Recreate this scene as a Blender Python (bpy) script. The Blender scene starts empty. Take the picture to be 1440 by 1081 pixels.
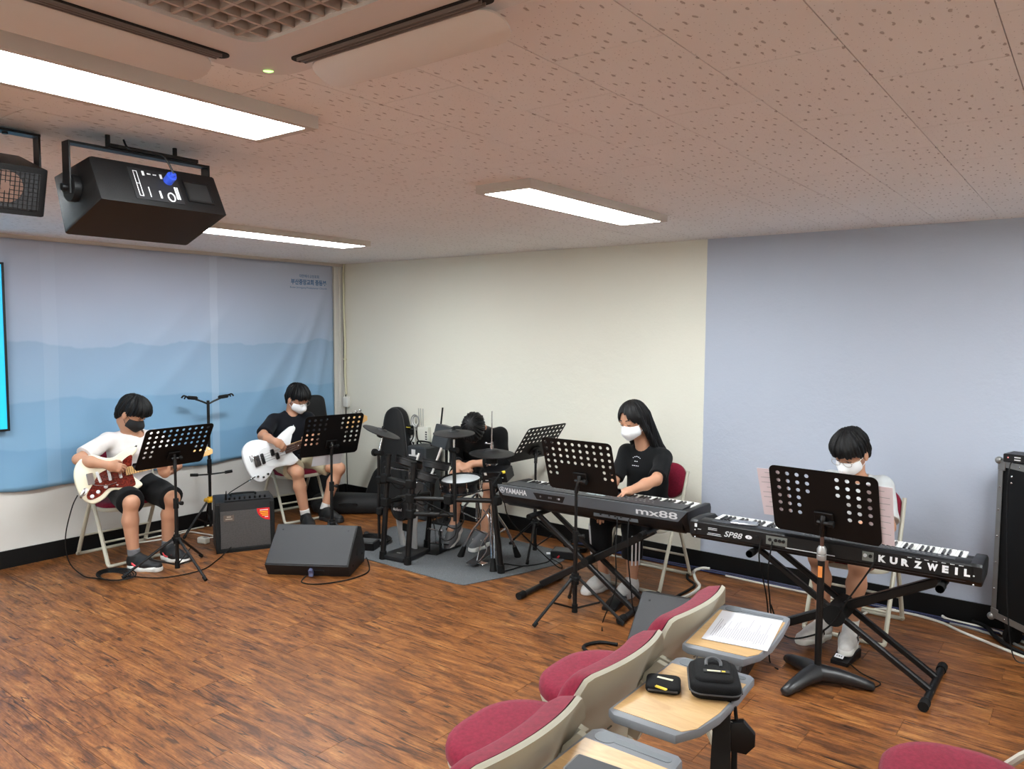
import bpy, math, random
import numpy as np
from mathutils import Vector, Matrix, Euler
random.seed(7); np.random.seed(7)
SC = bpy.context.scene
COL = SC.collection
PI = math.pi
# ---------------------------------------------------------------- camera, world, exposure
cam_d = bpy.data.cameras.new('camera'); cam = bpy.data.objects.new('camera', cam_d); COL.objects.link(cam)
cam_d.sensor_width = 36; cam_d.sensor_fit = 'HORIZONTAL'; cam_d.lens = 27.216; cam_d.clip_start = 0.05
CAMR, CAMU, CAMF = ((0.79524047, 0.60625953, 0.0064785), (-0.04813941, 0.05248636, 0.99746067), (-0.60438001, 0.79353296, -0.07092425))
cam.matrix_world = Matrix(((CAMR[0], CAMU[0], -CAMF[0], 6.194), (CAMR[1], CAMU[1], -CAMF[1], -5.2785),
                           (CAMR[2], CAMU[2], -CAMF[2], 1.735), (0, 0, 0, 1)))
SC.camera = cam
w = bpy.data.worlds.new('world'); SC.world = w; w.use_nodes = True
w.node_tree.nodes['Background'].inputs[0].default_value = (0.5, 0.55, 0.6, 1)
w.node_tree.nodes['Background'].inputs[1].default_value = 0.02
SC.view_settings.view_transform = 'Standard'; SC.view_settings.look = 'None'
SC.view_settings.exposure = 1.78; SC.view_settings.gamma = 1.0; SC.view_settings.use_curve_mapping = False
LAMP = 15.0            # strength of the ceiling panels' diffusers
CEIL = 2.385           # ceiling height
# ---------------------------------------------------------------- materials
def lin(c):
    return tuple(((v/255)/12.92 if v/255 <= .04045 else ((v/255+.055)/1.055)**2.4) for v in c) + (1,)
MATS = {}
class NT:
    def __init__(s, name):
        s.m = bpy.data.materials.new(name); s.m.use_nodes = True; s.t = s.m.node_tree; s.n = s.t.nodes
        s.b = s.n['Principled BSDF']
    def add(s, typ, **kw):
        n = s.n.new(typ)
        for k, v in kw.items():
            if k.startswith('i_'):
                key = k[2:]; key = int(key) if key.isdigit() else key.replace('_', ' ')
                n.inputs[key].default_value = v
            else: setattr(n, k, v)
        return n
    def link(s, a, b): s.t.links.new(a, b)
    def math(s, op, a, b=None, clamp=False):
        n = s.n.new('ShaderNodeMath'); n.operation = op; n.use_clamp = clamp
        for i, v in enumerate((a, b)):
            if v is None: continue
            if isinstance(v, (int, float)): n.inputs[i].default_value = v
            else: s.link(v, n.inputs[i])
        return n.outputs[0]
    def mix(s, fac, a, b, blend='MIX'):
        n = s.n.new('ShaderNodeMix'); n.data_type = 'RGBA'; n.blend_type = blend
        for i, v in ((0, fac), (6, a), (7, b)):
            if isinstance(v, (int, float)): n.inputs[i].default_value = v
            elif isinstance(v, tuple): n.inputs[i].default_value = v
            else: s.link(v, n.inputs[i])
        return n.outputs[2]
    def coords(s, kind='Object', scale=(1, 1, 1), rot=(0, 0, 0)):
        tc = s.n.new('ShaderNodeTexCoord'); mp = s.n.new('ShaderNodeMapping')
        s.link(tc.outputs[kind], mp.inputs[0]); mp.inputs['Scale'].default_value = scale; mp.inputs['Rotation'].default_value = rot
        return mp.outputs[0]
    def wpos(s, scale=(1, 1, 1)):
        g = s.n.new('ShaderNodeNewGeometry'); mp = s.n.new('ShaderNodeMapping')
        s.link(g.outputs['Position'], mp.inputs[0]); mp.inputs['Scale'].default_value = scale
        return mp.outputs[0]
    def noise(s, vec, scale, detail=2, rough=.5, dist=0):
        n = s.n.new('ShaderNodeTexNoise'); s.link(vec, n.inputs['Vector'])
        n.inputs['Scale'].default_value = scale; n.inputs['Detail'].default_value = detail
        n.inputs['Roughness'].default_value = rough; n.inputs['Distortion'].default_value = dist
        return n.outputs[0]
    def ramp(s, fac, stops):
        n = s.n.new('ShaderNodeValToRGB'); s.link(fac, n.inputs[0]); e = n.color_ramp.elements
        while len(e) < len(stops): e.new(0.5)
        for i, (p, c) in enumerate(stops): e[i].position = p; e[i].color = c
        return n.outputs[0]
    def bump(s, h, strength=.3, dist=.002):
        n = s.n.new('ShaderNodeBump'); n.inputs['Strength'].default_value = strength; n.inputs['Distance'].default_value = dist
        s.link(h, n.inputs['Height']); s.link(n.outputs[0], s.b.inputs['Normal'])

def mat(name, rgb, rough=.5, metal=0, var=0, vscale=30, bump=0, bscale=200, spec=.5, emit=0, sheen=0, stretch=(1, 1, 1)):
    if name in MATS: return MATS[name]
    t = NT(name); c = lin(rgb)
    t.b.inputs['Roughness'].default_value = rough; t.b.inputs['Metallic'].default_value = metal
    t.b.inputs['Specular IOR Level'].default_value = spec
    if sheen:
        t.b.inputs['Sheen Weight'].default_value = sheen; t.b.inputs['Sheen Roughness'].default_value = .5
    vec = t.coords('Object', stretch)
    if var:
        n = t.noise(vec, vscale, 3)
        d = tuple(max(0, x*(1-var)) for x in c[:3]) + (1,); l = tuple(min(1, x*(1+var)) for x in c[:3]) + (1,)
        t.link(t.ramp(n, [(.3, d), (.7, l)]), t.b.inputs['Base Color'])
    else: t.b.inputs['Base Color'].default_value = c
    if bump:
        t.bump(t.noise(vec, bscale, 2), bump)
    if emit:
        t.b.inputs['Emission Color'].default_value = c; t.b.inputs['Emission Strength'].default_value = emit
    MATS[name] = t.m
    return t.m
# ---------------------------------------------------------------- mesh building
def T(x=0, y=0, z=0): return Matrix.Translation((x, y, z))
def RZ(a): return Matrix.Rotation(a, 4, 'Z')
def RX(a): return Matrix.Rotation(a, 4, 'X')
def RY(a): return Matrix.Rotation(a, 4, 'Y')
def frame(o, x, y):
    x = Vector(x).normalized(); y = Vector(y); y = (y - x*y.dot(x)).normalized(); z = x.cross(y)
    return Matrix(((x[0], y[0], z[0], o[0]), (x[1], y[1], z[1], o[1]), (x[2], y[2], z[2], o[2]), (0, 0, 0, 1)))
def spl(pts, n=8, closed=False):
    P = [Vector(p) for p in pts]; N = len(P); out = []
    rng = range(N if closed else N-1)
    for i in rng:
        if closed: a, b, c, d = P[i-1], P[i], P[(i+1) % N], P[(i+2) % N]
        else: a, b, c, d = P[max(i-1, 0)], P[i], P[i+1], P[min(i+2, N-1)]
        for k in range(n):
            t = k/n
            out.append(.5*((2*b)+(c-a)*t+(2*a-5*b+4*c-d)*t*t+(3*b-a-3*c+d)*t**3))
    if not closed: out.append(P[-1])
    return out
class MB:
    def __init__(s): s.v = []; s.f = []; s.M = Matrix.Identity(4)
    def add(s, vs, fs, M=None):
        M = s.M if M is None else s.M @ M; o = len(s.v)
        s.v += [tuple(M @ Vector(v)) for v in vs]; s.f += [tuple(i+o for i in f) for f in fs]; return s
    def box(s, c, sz, M=None, b=0):
        x, y, z = sz[0]/2, sz[1]/2, sz[2]/2
        if b <= 0:
            vs = [(sx*x, sy*y, sz_*z) for sz_ in (-1, 1) for sy in (-1, 1) for sx in (-1, 1)]
            fs = [(0, 2, 3, 1), (4, 5, 7, 6), (0, 1, 5, 4), (2, 6, 7, 3), (0, 4, 6, 2), (1, 3, 7, 5)]
        else:
            b = min(b, x*.98, y*.98, z*.98); vs = []; idx = {}
            for sx in (-1, 1):
                for sy in (-1, 1):
                    for q in (-1, 1):
                        for a in range(3):
                            p = [sx*(x-b), sy*(y-b), q*(z-b)]; p[a] = (sx*x, sy*y, q*z)[a]
                            idx[sx, sy, q, a] = len(vs); vs.append(tuple(p))
            fs = []
            for a in range(3):
                o = [i for i in range(3) if i != a]
                for sg in (-1, 1):
                    lp = []
                    for (u, v) in ((-1, -1), (1, -1), (1, 1), (-1, 1)):
                        k = [0, 0, 0]; k[a] = sg; k[o[0]] = u; k[o[1]] = v; lp.append(idx[k[0], k[1], k[2], a])
                    if (sg > 0) == (a == 1): lp.reverse()
                    fs.append(tuple(lp))
            for a in range(3):
                o = [i for i in range(3) if i != a]
                for u in (-1, 1):
                    for v in (-1, 1):
                        k = [0, 0, 0]; k[o[0]] = u; k[o[1]] = v
                        k1 = list(k); k1[a] = -1; k2 = list(k); k2[a] = 1
                        fs.append((idx[(*k1, o[0])], idx[(*k2, o[0])], idx[(*k2, o[1])], idx[(*k1, o[1])]))
            for sx in (-1, 1):
                for sy in (-1, 1):
                    for q in (-1, 1): fs.append(tuple(idx[sx, sy, q, a] for a in range(3)))
        return s.add([(v[0]+c[0], v[1]+c[1], v[2]+c[2]) for v in vs] if M is None else vs, fs, None if M is None else T(*c) @ M)
    def tube(s, pts, r, seg=8, closed=False, caps=True, sq=None):
        P = [Vector(p) for p in pts]; n = len(P)
        rs = r if isinstance(r, (list, tuple)) else [r]*n
        tg = []
        for i in range(n):
            a = P[i-1] if (i > 0 or closed) else P[i]; b = P[(i+1) % n] if (i < n-1 or closed) else P[i]
            t = (b-a); tg.append(t.normalized() if t.length > 1e-9 else Vector((0, 0, 1)))
        u = tg[0].orthogonal().normalized(); vs = []
        if sq is not None:
            u = Vector(sq[0]); u = (u - tg[0]*u.dot(tg[0])).normalized()
        for i in range(n):
            u = (u - tg[i]*u.dot(tg[i]))
            u = u.normalized() if u.length > 1e-6 else tg[i].orthogonal().normalized()
            w_ = tg[i].cross(u)
            for k in range(seg):
                a = 2*PI*k/seg; ru = rs[i]; rv = rs[i]*(sq[1] if sq is not None else 1)
                vs.append(tuple(P[i] + u*(ru*math.cos(a)) + w_*(rv*math.sin(a))))
        fs = []
        for i in range(n if closed else n-1):
            j = (i+1) % n
            for k in range(seg):
                l = (k+1) % seg; fs.append((i*seg+k, i*seg+l, j*seg+l, j*seg+k))
        if caps and not closed:
            fs.append(tuple(reversed(range(seg)))); fs.append(tuple((n-1)*seg+k for k in range(seg)))
        return s.add(vs, fs)
    def cyl(s, a, b, r, r2=None, seg=12): return s.tube([a, b], [r, r if r2 is None else r2], seg)
    def lathe(s, prof, M=None, seg=24, caps=True):
        vs = []; fs = []; n = len(prof)
        for r, z in prof:
            for k in range(seg):
                a = 2*PI*k/seg; vs.append((r*math.cos(a), r*math.sin(a), z))
        for i in range(n-1):
            for k in range(seg):
                l = (k+1) % seg; fs.append((i*seg+k, i*seg+l, (i+1)*seg+l, (i+1)*seg+k))
        if caps and prof[0][0] > 1e-5: fs.append(tuple(reversed(range(seg))))
        if caps and prof[-1][0] > 1e-5: fs.append(tuple((n-1)*seg+k for k in range(seg)))
        return s.add(vs, fs, M)
    def sph(s, c, r, M=None, nu=14, nv=9):
        rr = r if isinstance(r, (tuple, list)) else (r, r, r)
        vs = [(0, 0, -rr[2])]; fs = []
        for j in range(1, nv):
            ph = -PI/2 + PI*j/nv
            for k in range(nu):
                a = 2*PI*k/nu; vs.append((rr[0]*math.cos(ph)*math.cos(a), rr[1]*math.cos(ph)*math.sin(a), rr[2]*math.sin(ph)))
        vs.append((0, 0, rr[2])); L = len(vs)-1
        for k in range(nu):
            l = (k+1) % nu; fs.append((0, 1+l, 1+k)); fs.append((L, L-nu+k, L-nu+l))
            for j in range(nv-2): a = 1+j*nu; fs.append((a+k, a+l, a+nu+l, a+nu+k))
        return s.add(vs, fs, T(*c) @ (M or Matrix.Identity(4)))
    def prism(s, poly, z0, z1, M=None, b=0):
        n = len(poly); P = [Vector((p[0], p[1])) for p in poly]
        ar = sum(P[i].x*P[(i+1) % n].y - P[(i+1) % n].x*P[i].y for i in range(n))
        if ar < 0: P.reverse()
        nr = []
        for i in range(n):
            e1 = (P[i]-P[i-1]); e2 = (P[(i+1) % n]-P[i])
            a = Vector((e1.y, -e1.x)); c = Vector((e2.y, -e2.x))
            a = a.normalized() if a.length > 1e-9 else a; c = c.normalized() if c.length > 1e-9 else c
            m = a+c; nr.append(m.normalized() if m.length > 1e-6 else a)
        rings = [(0, z0), (0, z1)] if b <= 0 else [(-b, z0), (-b*.3, z0+b*.3), (0, z0+b), (0, z1-b), (-b*.3, z1-b*.3), (-b, z1)]
        vs = []; fs = []
        for o, z in rings: vs += [(P[i].x+nr[i].x*o, P[i].y+nr[i].y*o, z) for i in range(n)]
        for j in range(len(rings)-1):
            for k in range(n):
                l = (k+1) % n; fs.append((j*n+k, j*n+l, (j+1)*n+l, (j+1)*n+k))
        fs.append(tuple(reversed(range(n)))); m = (len(rings)-1)*n; fs.append(tuple(m+k for k in range(n)))
        return s.add(vs, fs, M)
    def grid(s, fn, nu, nv, thick=0):
        """surface from fn(u,v) in 0..1, optional thickness along -normal"""
        P = [[Vector(fn(i/nu, j/nv)) for j in range(nv+1)] for i in range(nu+1)]
        idx = lambda i, j: i*(nv+1)+j
        vs = [tuple(P[i][j]) for i in range(nu+1) for j in range(nv+1)]
        fs = [(idx(i, j), idx(i+1, j), idx(i+1, j+1), idx(i, j+1)) for i in range(nu) for j in range(nv)]
        if thick:
            o = len(vs)
            for i in range(nu+1):
                for j in range(nv+1):
                    du = P[min(i+1, nu)][j]-P[max(i-1, 0)][j]; dv = P[i][min(j+1, nv)]-P[i][max(j-1, 0)]
                    n_ = du.cross(dv); n_ = n_.normalized() if n_.length > 1e-12 else Vector((0, 0, 1))
                    vs.append(tuple(P[i][j]-n_*thick))
            fs += [tuple(o+k for k in reversed(f)) for f in fs[:nu*nv]]
            rim = [(i, 0) for i in range(nu)]+[(nu, j) for j in range(nv)]+[(i, nv) for i in range(nu, 0, -1)]+[(0, j) for j in range(nv, 0, -1)]
            for a in range(len(rim)):
                p, q = idx(*rim[a]), idx(*rim[(a+1) % len(rim)]); fs.append((q, p, o+p, o+q))
        return s.add(vs, fs)
def rrect(w_, h_, r, n=5, cx=0, cy=0):
    o = []
    for (sx, sy, a0) in ((1, 1, 0), (-1, 1, 90), (-1, -1, 180), (1, -1, 270)):
        for k in range(n+1):
            a = math.radians(a0+90*k/n); o.append((cx+sx*(w_/2-r)+r*math.cos(a), cy+sy*(h_/2-r)+r*math.sin(a)))
    return o
def mesh_from(name, vs, fs, m, ang=40):
    me = bpy.data.meshes.new(name); me.from_pydata(vs, [], fs); me.materials.append(m)
    me.update()
    if ang:
        me.shade_smooth(); me.set_sharp_from_angle(angle=math.radians(ang))
    return me
def obj(name, mb, m, parent=None, M=None, ang=40):
    me = mb if isinstance(mb, bpy.types.Mesh) else mesh_from(name, mb.v, mb.f, m, ang)
    o = bpy.data.objects.new(name, me); COL.objects.link(o)
    if parent is not None: o.parent = parent
    if M is not None: o.matrix_local = M
    return o
def tag(o, label=None, cat=None, group=None, kind=None):
    if label: o['label'] = label
    if cat: o['category'] = cat
    if group: o['group'] = group
    if kind: o['kind'] = kind
    return o
def thing(name, label, cat, loc=(0, 0, 0), rz=0, group=None):
    o = bpy.data.objects.new(name, None); COL.objects.link(o); o.empty_display_size = .1
    o.location = loc; o.rotation_euler = (0, 0, rz); return tag(o, label, cat, group)
def kids(o): return [c for c in bpy.data.objects if c.parent == o]
def dup(o, parent=None):
    c = o.copy(); COL.objects.link(c)
    if parent is not None: c.parent = parent
    for k in kids(o): dup(k, c)
    return c
def struct(name, mb, m, ang=0, parent=None):
    o = obj(name, mb, m, parent, ang=ang); o['kind'] = 'structure'; return o
def text(name, s, m, M, width=None, height=None, parent=None, depth=.0006, shear=0, bold=0, space=1):
    """lettering as a thin mesh lying in the xy plane of M, centred"""
    cu = bpy.data.curves.new('lettering', 'FONT'); cu.body = s; cu.size = .1; cu.align_x = 'CENTER'; cu.align_y = 'CENTER'
    cu.extrude = .0005; cu.shear = shear; cu.offset = bold; cu.space_character = space; cu.resolution_u = 3
    to = bpy.data.objects.new('lettering', cu); COL.objects.link(to)
    me = bpy.data.meshes.new_from_object(to.evaluated_get(bpy.context.evaluated_depsgraph_get()))
    bpy.data.objects.remove(to); bpy.data.curves.remove(cu)
    co = np.zeros(len(me.vertices)*3); me.vertices.foreach_get('co', co); co = co.reshape(-1, 3)
    lo, hi = co.min(0), co.max(0); co[:, :2] -= (lo[:2]+hi[:2])/2
    sx = width/(hi[0]-lo[0]) if width else None; sy = height/(hi[1]-lo[1]) if height else None
    sx = sx or sy; sy = sy or sx
    co[:, 0] *= sx; co[:, 1] *= sy; co[:, 2] = np.where(co[:, 2] > 0, depth, -.0004)
    me.vertices.foreach_set('co', co.ravel()); me.update()
    me.materials.clear(); me.materials.append(m)
    return obj(name, me, m, parent, M)
# ---------------------------------------------------------------- the room
def inframe(p, mx=.06, my=.06):
    d = Vector(p)-Vector((6.194, -5.2785, 1.735)); z = d.dot(Vector(CAMF))
    if z < .1: return False
    x = d.dot(Vector(CAMR))/z*1088.6/1440; y = d.dot(Vector(CAMU))/z*1088.6/1440
    return abs(x) < .5+mx and abs(y) < .375+my
def wall_mat(name, split):
    t = NT(name)
    pos = t.wpos()
    sx = t.n.new('ShaderNodeSeparateXYZ'); t.link(pos, sx.inputs[0])
    stain = t.noise(pos, 1.3, 4, .6)
    cream = t.mix(t.math('MULTIPLY', stain, .25), lin((226, 224, 212)), lin((214, 211, 197)))
    blue = t.mix(t.math('MULTIPLY', stain, .3), lin((180, 188, 204)), lin((168, 176, 192)))
    if split:
        wob = t.math('MULTIPLY', t.math('SUBTRACT', t.noise(pos, 9, 2), .5), .006)
        f = t.math('GREATER_THAN', t.math('ADD', sx.outputs[0], wob), 3.919)
        t.link(t.mix(f, cream, blue), t.b.inputs['Base Color'])
    else: t.link(cream, t.b.inputs['Base Color'])
    t.b.inputs['Roughness'].default_value = .75
    h = t.math('ADD', t.noise(pos, 6, 6, .6), t.math('MULTIPLY', t.noise(pos, 60, 3), .15))
    t.bump(h, .25, .02)
    return t.m
wallm = wall_mat('painted plaster', True); wallm2 = wall_mat('cream plaster', False)
XR, YF = 8.6, -7.6
struct('wall_back', MB().box((XR/2, .05, CEIL/2+.05), (XR+.2, .1, CEIL+.3)), wallm)
struct('wall_left', MB().box((-.05, YF/2, CEIL/2+.05), (.1, -YF, CEIL+.3)), mat('white wall', (206, 204, 200), .7, var=.03, vscale=3, bump=.1, bscale=20))
struct('wall_right', MB().box((XR+.05, YF/2, CEIL/2+.05), (.1, -YF, CEIL+.3)), wallm2)
struct('wall_front', MB().box((XR/2, YF-.05, CEIL/2+.05), (XR+.2, .1, CEIL+.3)), wallm2)
blk = mat('black skirting', (10, 10, 11), .5, spec=.25)
for nm, c, s in (('baseboard_left', (.006, YF/2, .0635), (.012, -YF, .127)), ('baseboard_back', (XR/2, -.006, .0635), (XR, .012, .127))):
    b = struct(nm, MB().box(c, s), blk)
struct('trim_1', MB().box((.009, YF/2, 2.371), (.018, -YF, .028)), mat('ceiling moulding', (196, 186, 178), .6))
struct('trim_2', MB().box((.006, -.118, 1.25), (.012, .03, 2.2)).box((.004, -.05, 1.25), (.008, .02, 2.2)), mat('white batten', (214, 212, 206), .6))

# floor: vinyl planks
def wood_mat():
    t = NT('printed wood vinyl')
    g = t.n.new('ShaderNodeNewGeometry'); oi = t.n.new('ShaderNodeObjectInfo')
    wn = t.n.new('ShaderNodeTexWhiteNoise'); wn.noise_dimensions = '4D'
    t.link(oi.outputs['Location'], wn.inputs['Vector']); t.link(g.outputs['Random Per Island'], wn.inputs['W'])
    off = t.n.new('ShaderNodeVectorMath'); off.operation = 'SCALE'; t.link(wn.outputs['Color'], off.inputs[0]); off.inputs['Scale'].default_value = 23
    ad = t.n.new('ShaderNodeVectorMath'); ad.operation = 'ADD'; t.link(g.outputs['Position'], ad.inputs[0]); t.link(off.outputs[0], ad.inputs[1])
    def mp(sc):
        m = t.n.new('ShaderNodeMapping'); t.link(ad.outputs[0], m.inputs[0]); m.inputs['Scale'].default_value = sc; return m.outputs[0]
    blotch = t.noise(mp((1.5, 7, 1)), 2.4, 6, .68, .6)
    grain = t.noise(mp((3.4, 46, 1)), 2.2, 6, .7, .5)
    fine = t.noise(mp((14, 30, 1)), 3, 4, .7, .8)
    crack = t.noise(mp((.6, 11, 1)), 2.0, 2, .5, .35)
    base = t.ramp(blotch, [(.36, lin((90, 52, 25))), (.45, lin((122, 73, 35))), (.56, lin((146, 91, 45))), (.68, lin((172, 118, 66)))])
    gr = t.ramp(grain, [(.32, (.35, .33, .30, 1)), (.5, (.8, .8, .8, 1)), (.68, (1.1, 1.1, 1.08, 1))])
    c = t.mix(.5, base, gr, 'MULTIPLY')
    fr = t.ramp(fine, [(.35, (.62, .60, .57, 1)), (.55, (1, 1, 1, 1))])
    c = t.mix(.6, c, fr, 'MULTIPLY')
    streak = t.noise(mp((1.3, 22, 1)), 2.6, 4, .6, .3)
    c = t.mix(.55, c, t.ramp(streak, [(.40, (.56, .52, .48, 1)), (.455, (.96, .96, .96, 1)), (.56, (1, 1, 1, 1)), (.60, (1.22, 1.2, 1.15, 1))]), 'MULTIPLY')
    hair_ = t.noise(mp((3, 130, 1)), 2.2, 3, .6, .2)
    c = t.mix(.45, c, t.ramp(hair_, [(.36, (.6, .57, .54, 1)), (.5, (1, 1, 1, 1)), (.64, (1.12, 1.1, 1.08, 1))]), 'MULTIPLY')
    ck = t.ramp(crack, [(.484, (1, 1, 1, 1)), (.495, (.10, .08, .06, 1)), (.505, (.10, .08, .06, 1)), (.516, (1, 1, 1, 1))])
    keep = t.ramp(t.noise(mp((2, 3, 1)), 2.2, 2), [(.46, (0, 0, 0, 1)), (.52, (1, 1, 1, 1))])
    c = t.mix(keep, c, t.mix(.92, c, ck, 'MULTIPLY'))
    crack2 = t.noise(mp((.9, 19, 1.7)), 2.0, 2, .5, .3)
    ck2 = t.ramp(crack2, [(.535, (1, 1, 1, 1)), (.545, (.16, .12, .09, 1)), (.555, (.16, .12, .09, 1)), (.565, (1, 1, 1, 1))])
    keep2 = t.ramp(t.noise(mp((1.4, 2.6, 3)), 2.2, 2), [(.50, (0, 0, 0, 1)), (.56, (1, 1, 1, 1))])
    c = t.mix(keep2, c, t.mix(.85, c, ck2, 'MULTIPLY'))
    v = t.n.new('ShaderNodeTexVoronoi'); t.link(mp((5, 9, 1)), v.inputs['Vector']); v.inputs['Scale'].default_value = .8
    knot = t.ramp(v.outputs['Distance'], [(.045, (.25, .2, .17, 1)), (.1, (1, 1, 1, 1))])
    c = t.mix(.8, c, knot, 'MULTIPLY')
    hs = t.n.new('ShaderNodeHueSaturation'); t.link(c, hs.inputs['Color'])
    t.link(t.math('ADD', t.math('MULTIPLY', wn.outputs['Value'], .06), .97), hs.inputs['Value'])
    t.link(hs.outputs[0], t.b.inputs['Base Color'])
    t.link(t.ramp(grain, [(.3, (.5, .5, .5, 1)), (.7, (.36, .36, .36, 1))]), t.b.inputs['Roughness'])
    t.bump(grain, .12, .001)
    return t.m
woodm = wood_mat()
fl = struct('floor', MB().box((XR/2, YF/2, -.06), (XR+.2, -YF+.2, .112)), mat('dark underlay', (38, 24, 14), .8))
PW, PL, GAP = .1815, .92, .0016
pm = MB().box((0, 0, -.002), (PL-GAP, PW-GAP, .004))
pme = mesh_from('plank', pm.v, pm.f, woodm, 0)
rest = MB(); row = 0; y = -.0
def plank(x0, x1, y0, y1):
    global rest
    if x1-x0 < .02 or y1-y0 < .02: return
    full = abs(x1-x0-PL) < 1e-4 and abs(y1-y0-PW) < 1e-4
    c = ((x0+x1)/2, (y0+y1)/2, 0)
    if (inframe(c) or inframe((x0, c[1], 0)) or inframe((x1, c[1], 0))):
        if full:
            o = obj('plank', pme, woodm, fl, ang=0); o.location = c
        else:
            o = obj('plank', MB().box((0, 0, -.002), (x1-x0-GAP, y1-y0-GAP, .004)), woodm, fl, ang=0); o.location = c
    else: rest.box((c[0], c[1], -.002), (x1-x0-GAP, y1-y0-GAP, .004))
ytop = -.078+PW
while ytop > YF:
    y1 = min(ytop, 0); y0 = max(ytop-PW, YF)
    x = ((row*.3067) % PL)-PL+.045
    while x < XR:
        plank(max(x, 0), min(x+PL, XR), y0, y1); x += PL
    ytop -= PW; row += 1
o = obj('plank', rest, woodm, fl, ang=0); o['kind'] = 'stuff'

# ceiling: 300 x 600 textured boards
def tile_mat():
    t = NT('fissured ceiling board')
    p = t.wpos()
    wob = t.n.new('ShaderNodeTexNoise'); t.link(p, wob.inputs['Vector']); wob.inputs['Scale'].default_value = 45; wob.inputs['Detail'].default_value = 1
    vm = t.n.new('ShaderNodeVectorMath'); vm.operation = 'MULTIPLY_ADD'; t.link(wob.outputs['Color'], vm.inputs[0]); vm.inputs[1].default_value = (.012, .012, 0); t.link(p, vm.inputs[2])
    def holes(sc, thr, keep, seed):
        m = t.n.new('ShaderNodeMapping'); t.link(vm.outputs[0], m.inputs[0]); m.inputs['Scale'].default_value = sc; m.inputs['Location'].default_value = (seed, seed*2, 0)
        v = t.n.new('ShaderNodeTexVoronoi'); v.voronoi_dimensions = '2D'; t.link(m.outputs[0], v.inputs['Vector']); v.inputs['Scale'].default_value = 1; v.inputs['Randomness'].default_value = .75
        s = t.n.new('ShaderNodeSeparateColor'); t.link(v.outputs['Color'], s.inputs[0])
        k = t.math('GREATER_THAN', s.outputs[0], keep)
        r = t.n.new('ShaderNodeMapRange'); t.link(v.outputs['Distance'], r.inputs[0]); r.inputs[1].default_value = thr*.75; r.inputs[2].default_value = thr; r.inputs[3].default_value = 1; r.inputs[4].default_value = 0
        return t.math('MULTIPLY', r.outputs[0], k)
    a = holes((31, 11, 1), .125, .30, 0); b = holes((62, 50, 1), .085, .55, 3.7)
    h = t.math('MAXIMUM', a, b)
    base = t.mix(t.noise(p, 2, 3), lin((238, 234, 232)), lin((230, 225, 222)))
    t.link(t.mix(t.math('MULTIPLY', h, .62), base, lin((140, 124, 116))), t.b.inputs['Base Color'])
    t.b.inputs['Roughness'].default_value = .85; t.b.inputs['Specular IOR Level'].default_value = .2
    t.bump(t.math('MULTIPLY', h, -1.0), .5, .003)
    return t.m
tilem = tile_mat()
ce = struct('ceiling', MB().box((XR/2, YF/2, CEIL+.063), (XR+.2, -YF+.2, .1)), mat('ceiling void', (26, 20, 17), .9))
tm = MB().box((0, 0, .006), (.2970, .5970, .012)); tme = mesh_from('ceiling_tile', tm.v, tm.f, tilem, 0)
rest = MB(); x = 5.3928-.3*18; c_i = 0; nt = 0
while x < XR:
    y = .22+(.3 if c_i % 2 else 0)
    while y > YF:
        x0, x1, y1, y0 = max(x, 0), min(x+.3, XR), min(y, 0), max(y-.6, YF)
        if x1-x0 > .01 and y1-y0 > .01:
            c = ((x0+x1)/2, (y0+y1)/2, CEIL)
            dist = (Vector(c)-Vector((6.194, -5.2785, 1.735))).length
            if inframe(c, .03, .03) and nt < 298 and dist < 6.3:
                nt += 1
                if x1-x0 > .299 and y1-y0 > .599: o = obj('ceiling_tile', tme, tilem, ce, ang=0)
                else: o = obj('ceiling_tile', MB().box((0, 0, .006), (x1-x0-.0015, y1-y0-.0015, .012)), tilem, ce, ang=0)
                o.location = c
            else: rest.box((c[0], c[1], CEIL+.006), (x1-x0-.0015, y1-y0-.0015, .012))
        y -= .6
    x += .3; c_i += 1
o = obj('ceiling_tile', rest, tilem, ce, ang=0); o['kind'] = 'stuff'

# ceiling light panels
def diffuser_mat():
    t = NT('lit diffuser'); t.b.inputs['Base Color'].default_value = (.9, .9, .9, 1)
    t.b.inputs['Emission Color'].default_value = (.93, .985, 1.0, 1); t.b.inputs['Emission Strength'].default_value = LAMP
    return t.m
diffm = diffuser_mat(); framem = mat('light housing', (196, 188, 180), .5)
def ring(mb, ow, oh, iw, ih, z0, z1, M=None):
    for c, s in (((0, (oh+ih)/4), (ow, (oh-ih)/2)), ((0, -(oh+ih)/4), (ow, (oh-ih)/2)), (((ow+iw)/4, 0), ((ow-iw)/2, ih)), ((-(ow+iw)/4, 0), ((ow-iw)/2, ih))):
        mb.box((c[0], c[1], (z0+z1)/2), (s[0], s[1], z1-z0), M=None)
    return mb
def light(x, y, label):
    t = thing('ceiling_light', label, 'light', (x, y, CEIL), 0)
    f = MB(); ring(f, .305, 1.32, .252, 1.26, -.038, 0); obj('frame', f, framem, t, ang=0)
    obj('diffuser', MB().box((0, 0, -.022), (.251, 1.259, .03)), diffm, t, ang=0)
    return t
light(4.049, -1.882, 'short looking lit ceiling panel above the girl at the keyboard, whole in view')
light(4.085, -4.364, 'largest lit ceiling panel beside the air conditioner, cut off by the left edge')
light(1.651, -1.93, 'farthest thin lit ceiling panel, half hidden behind the hanging loudspeaker')
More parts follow.
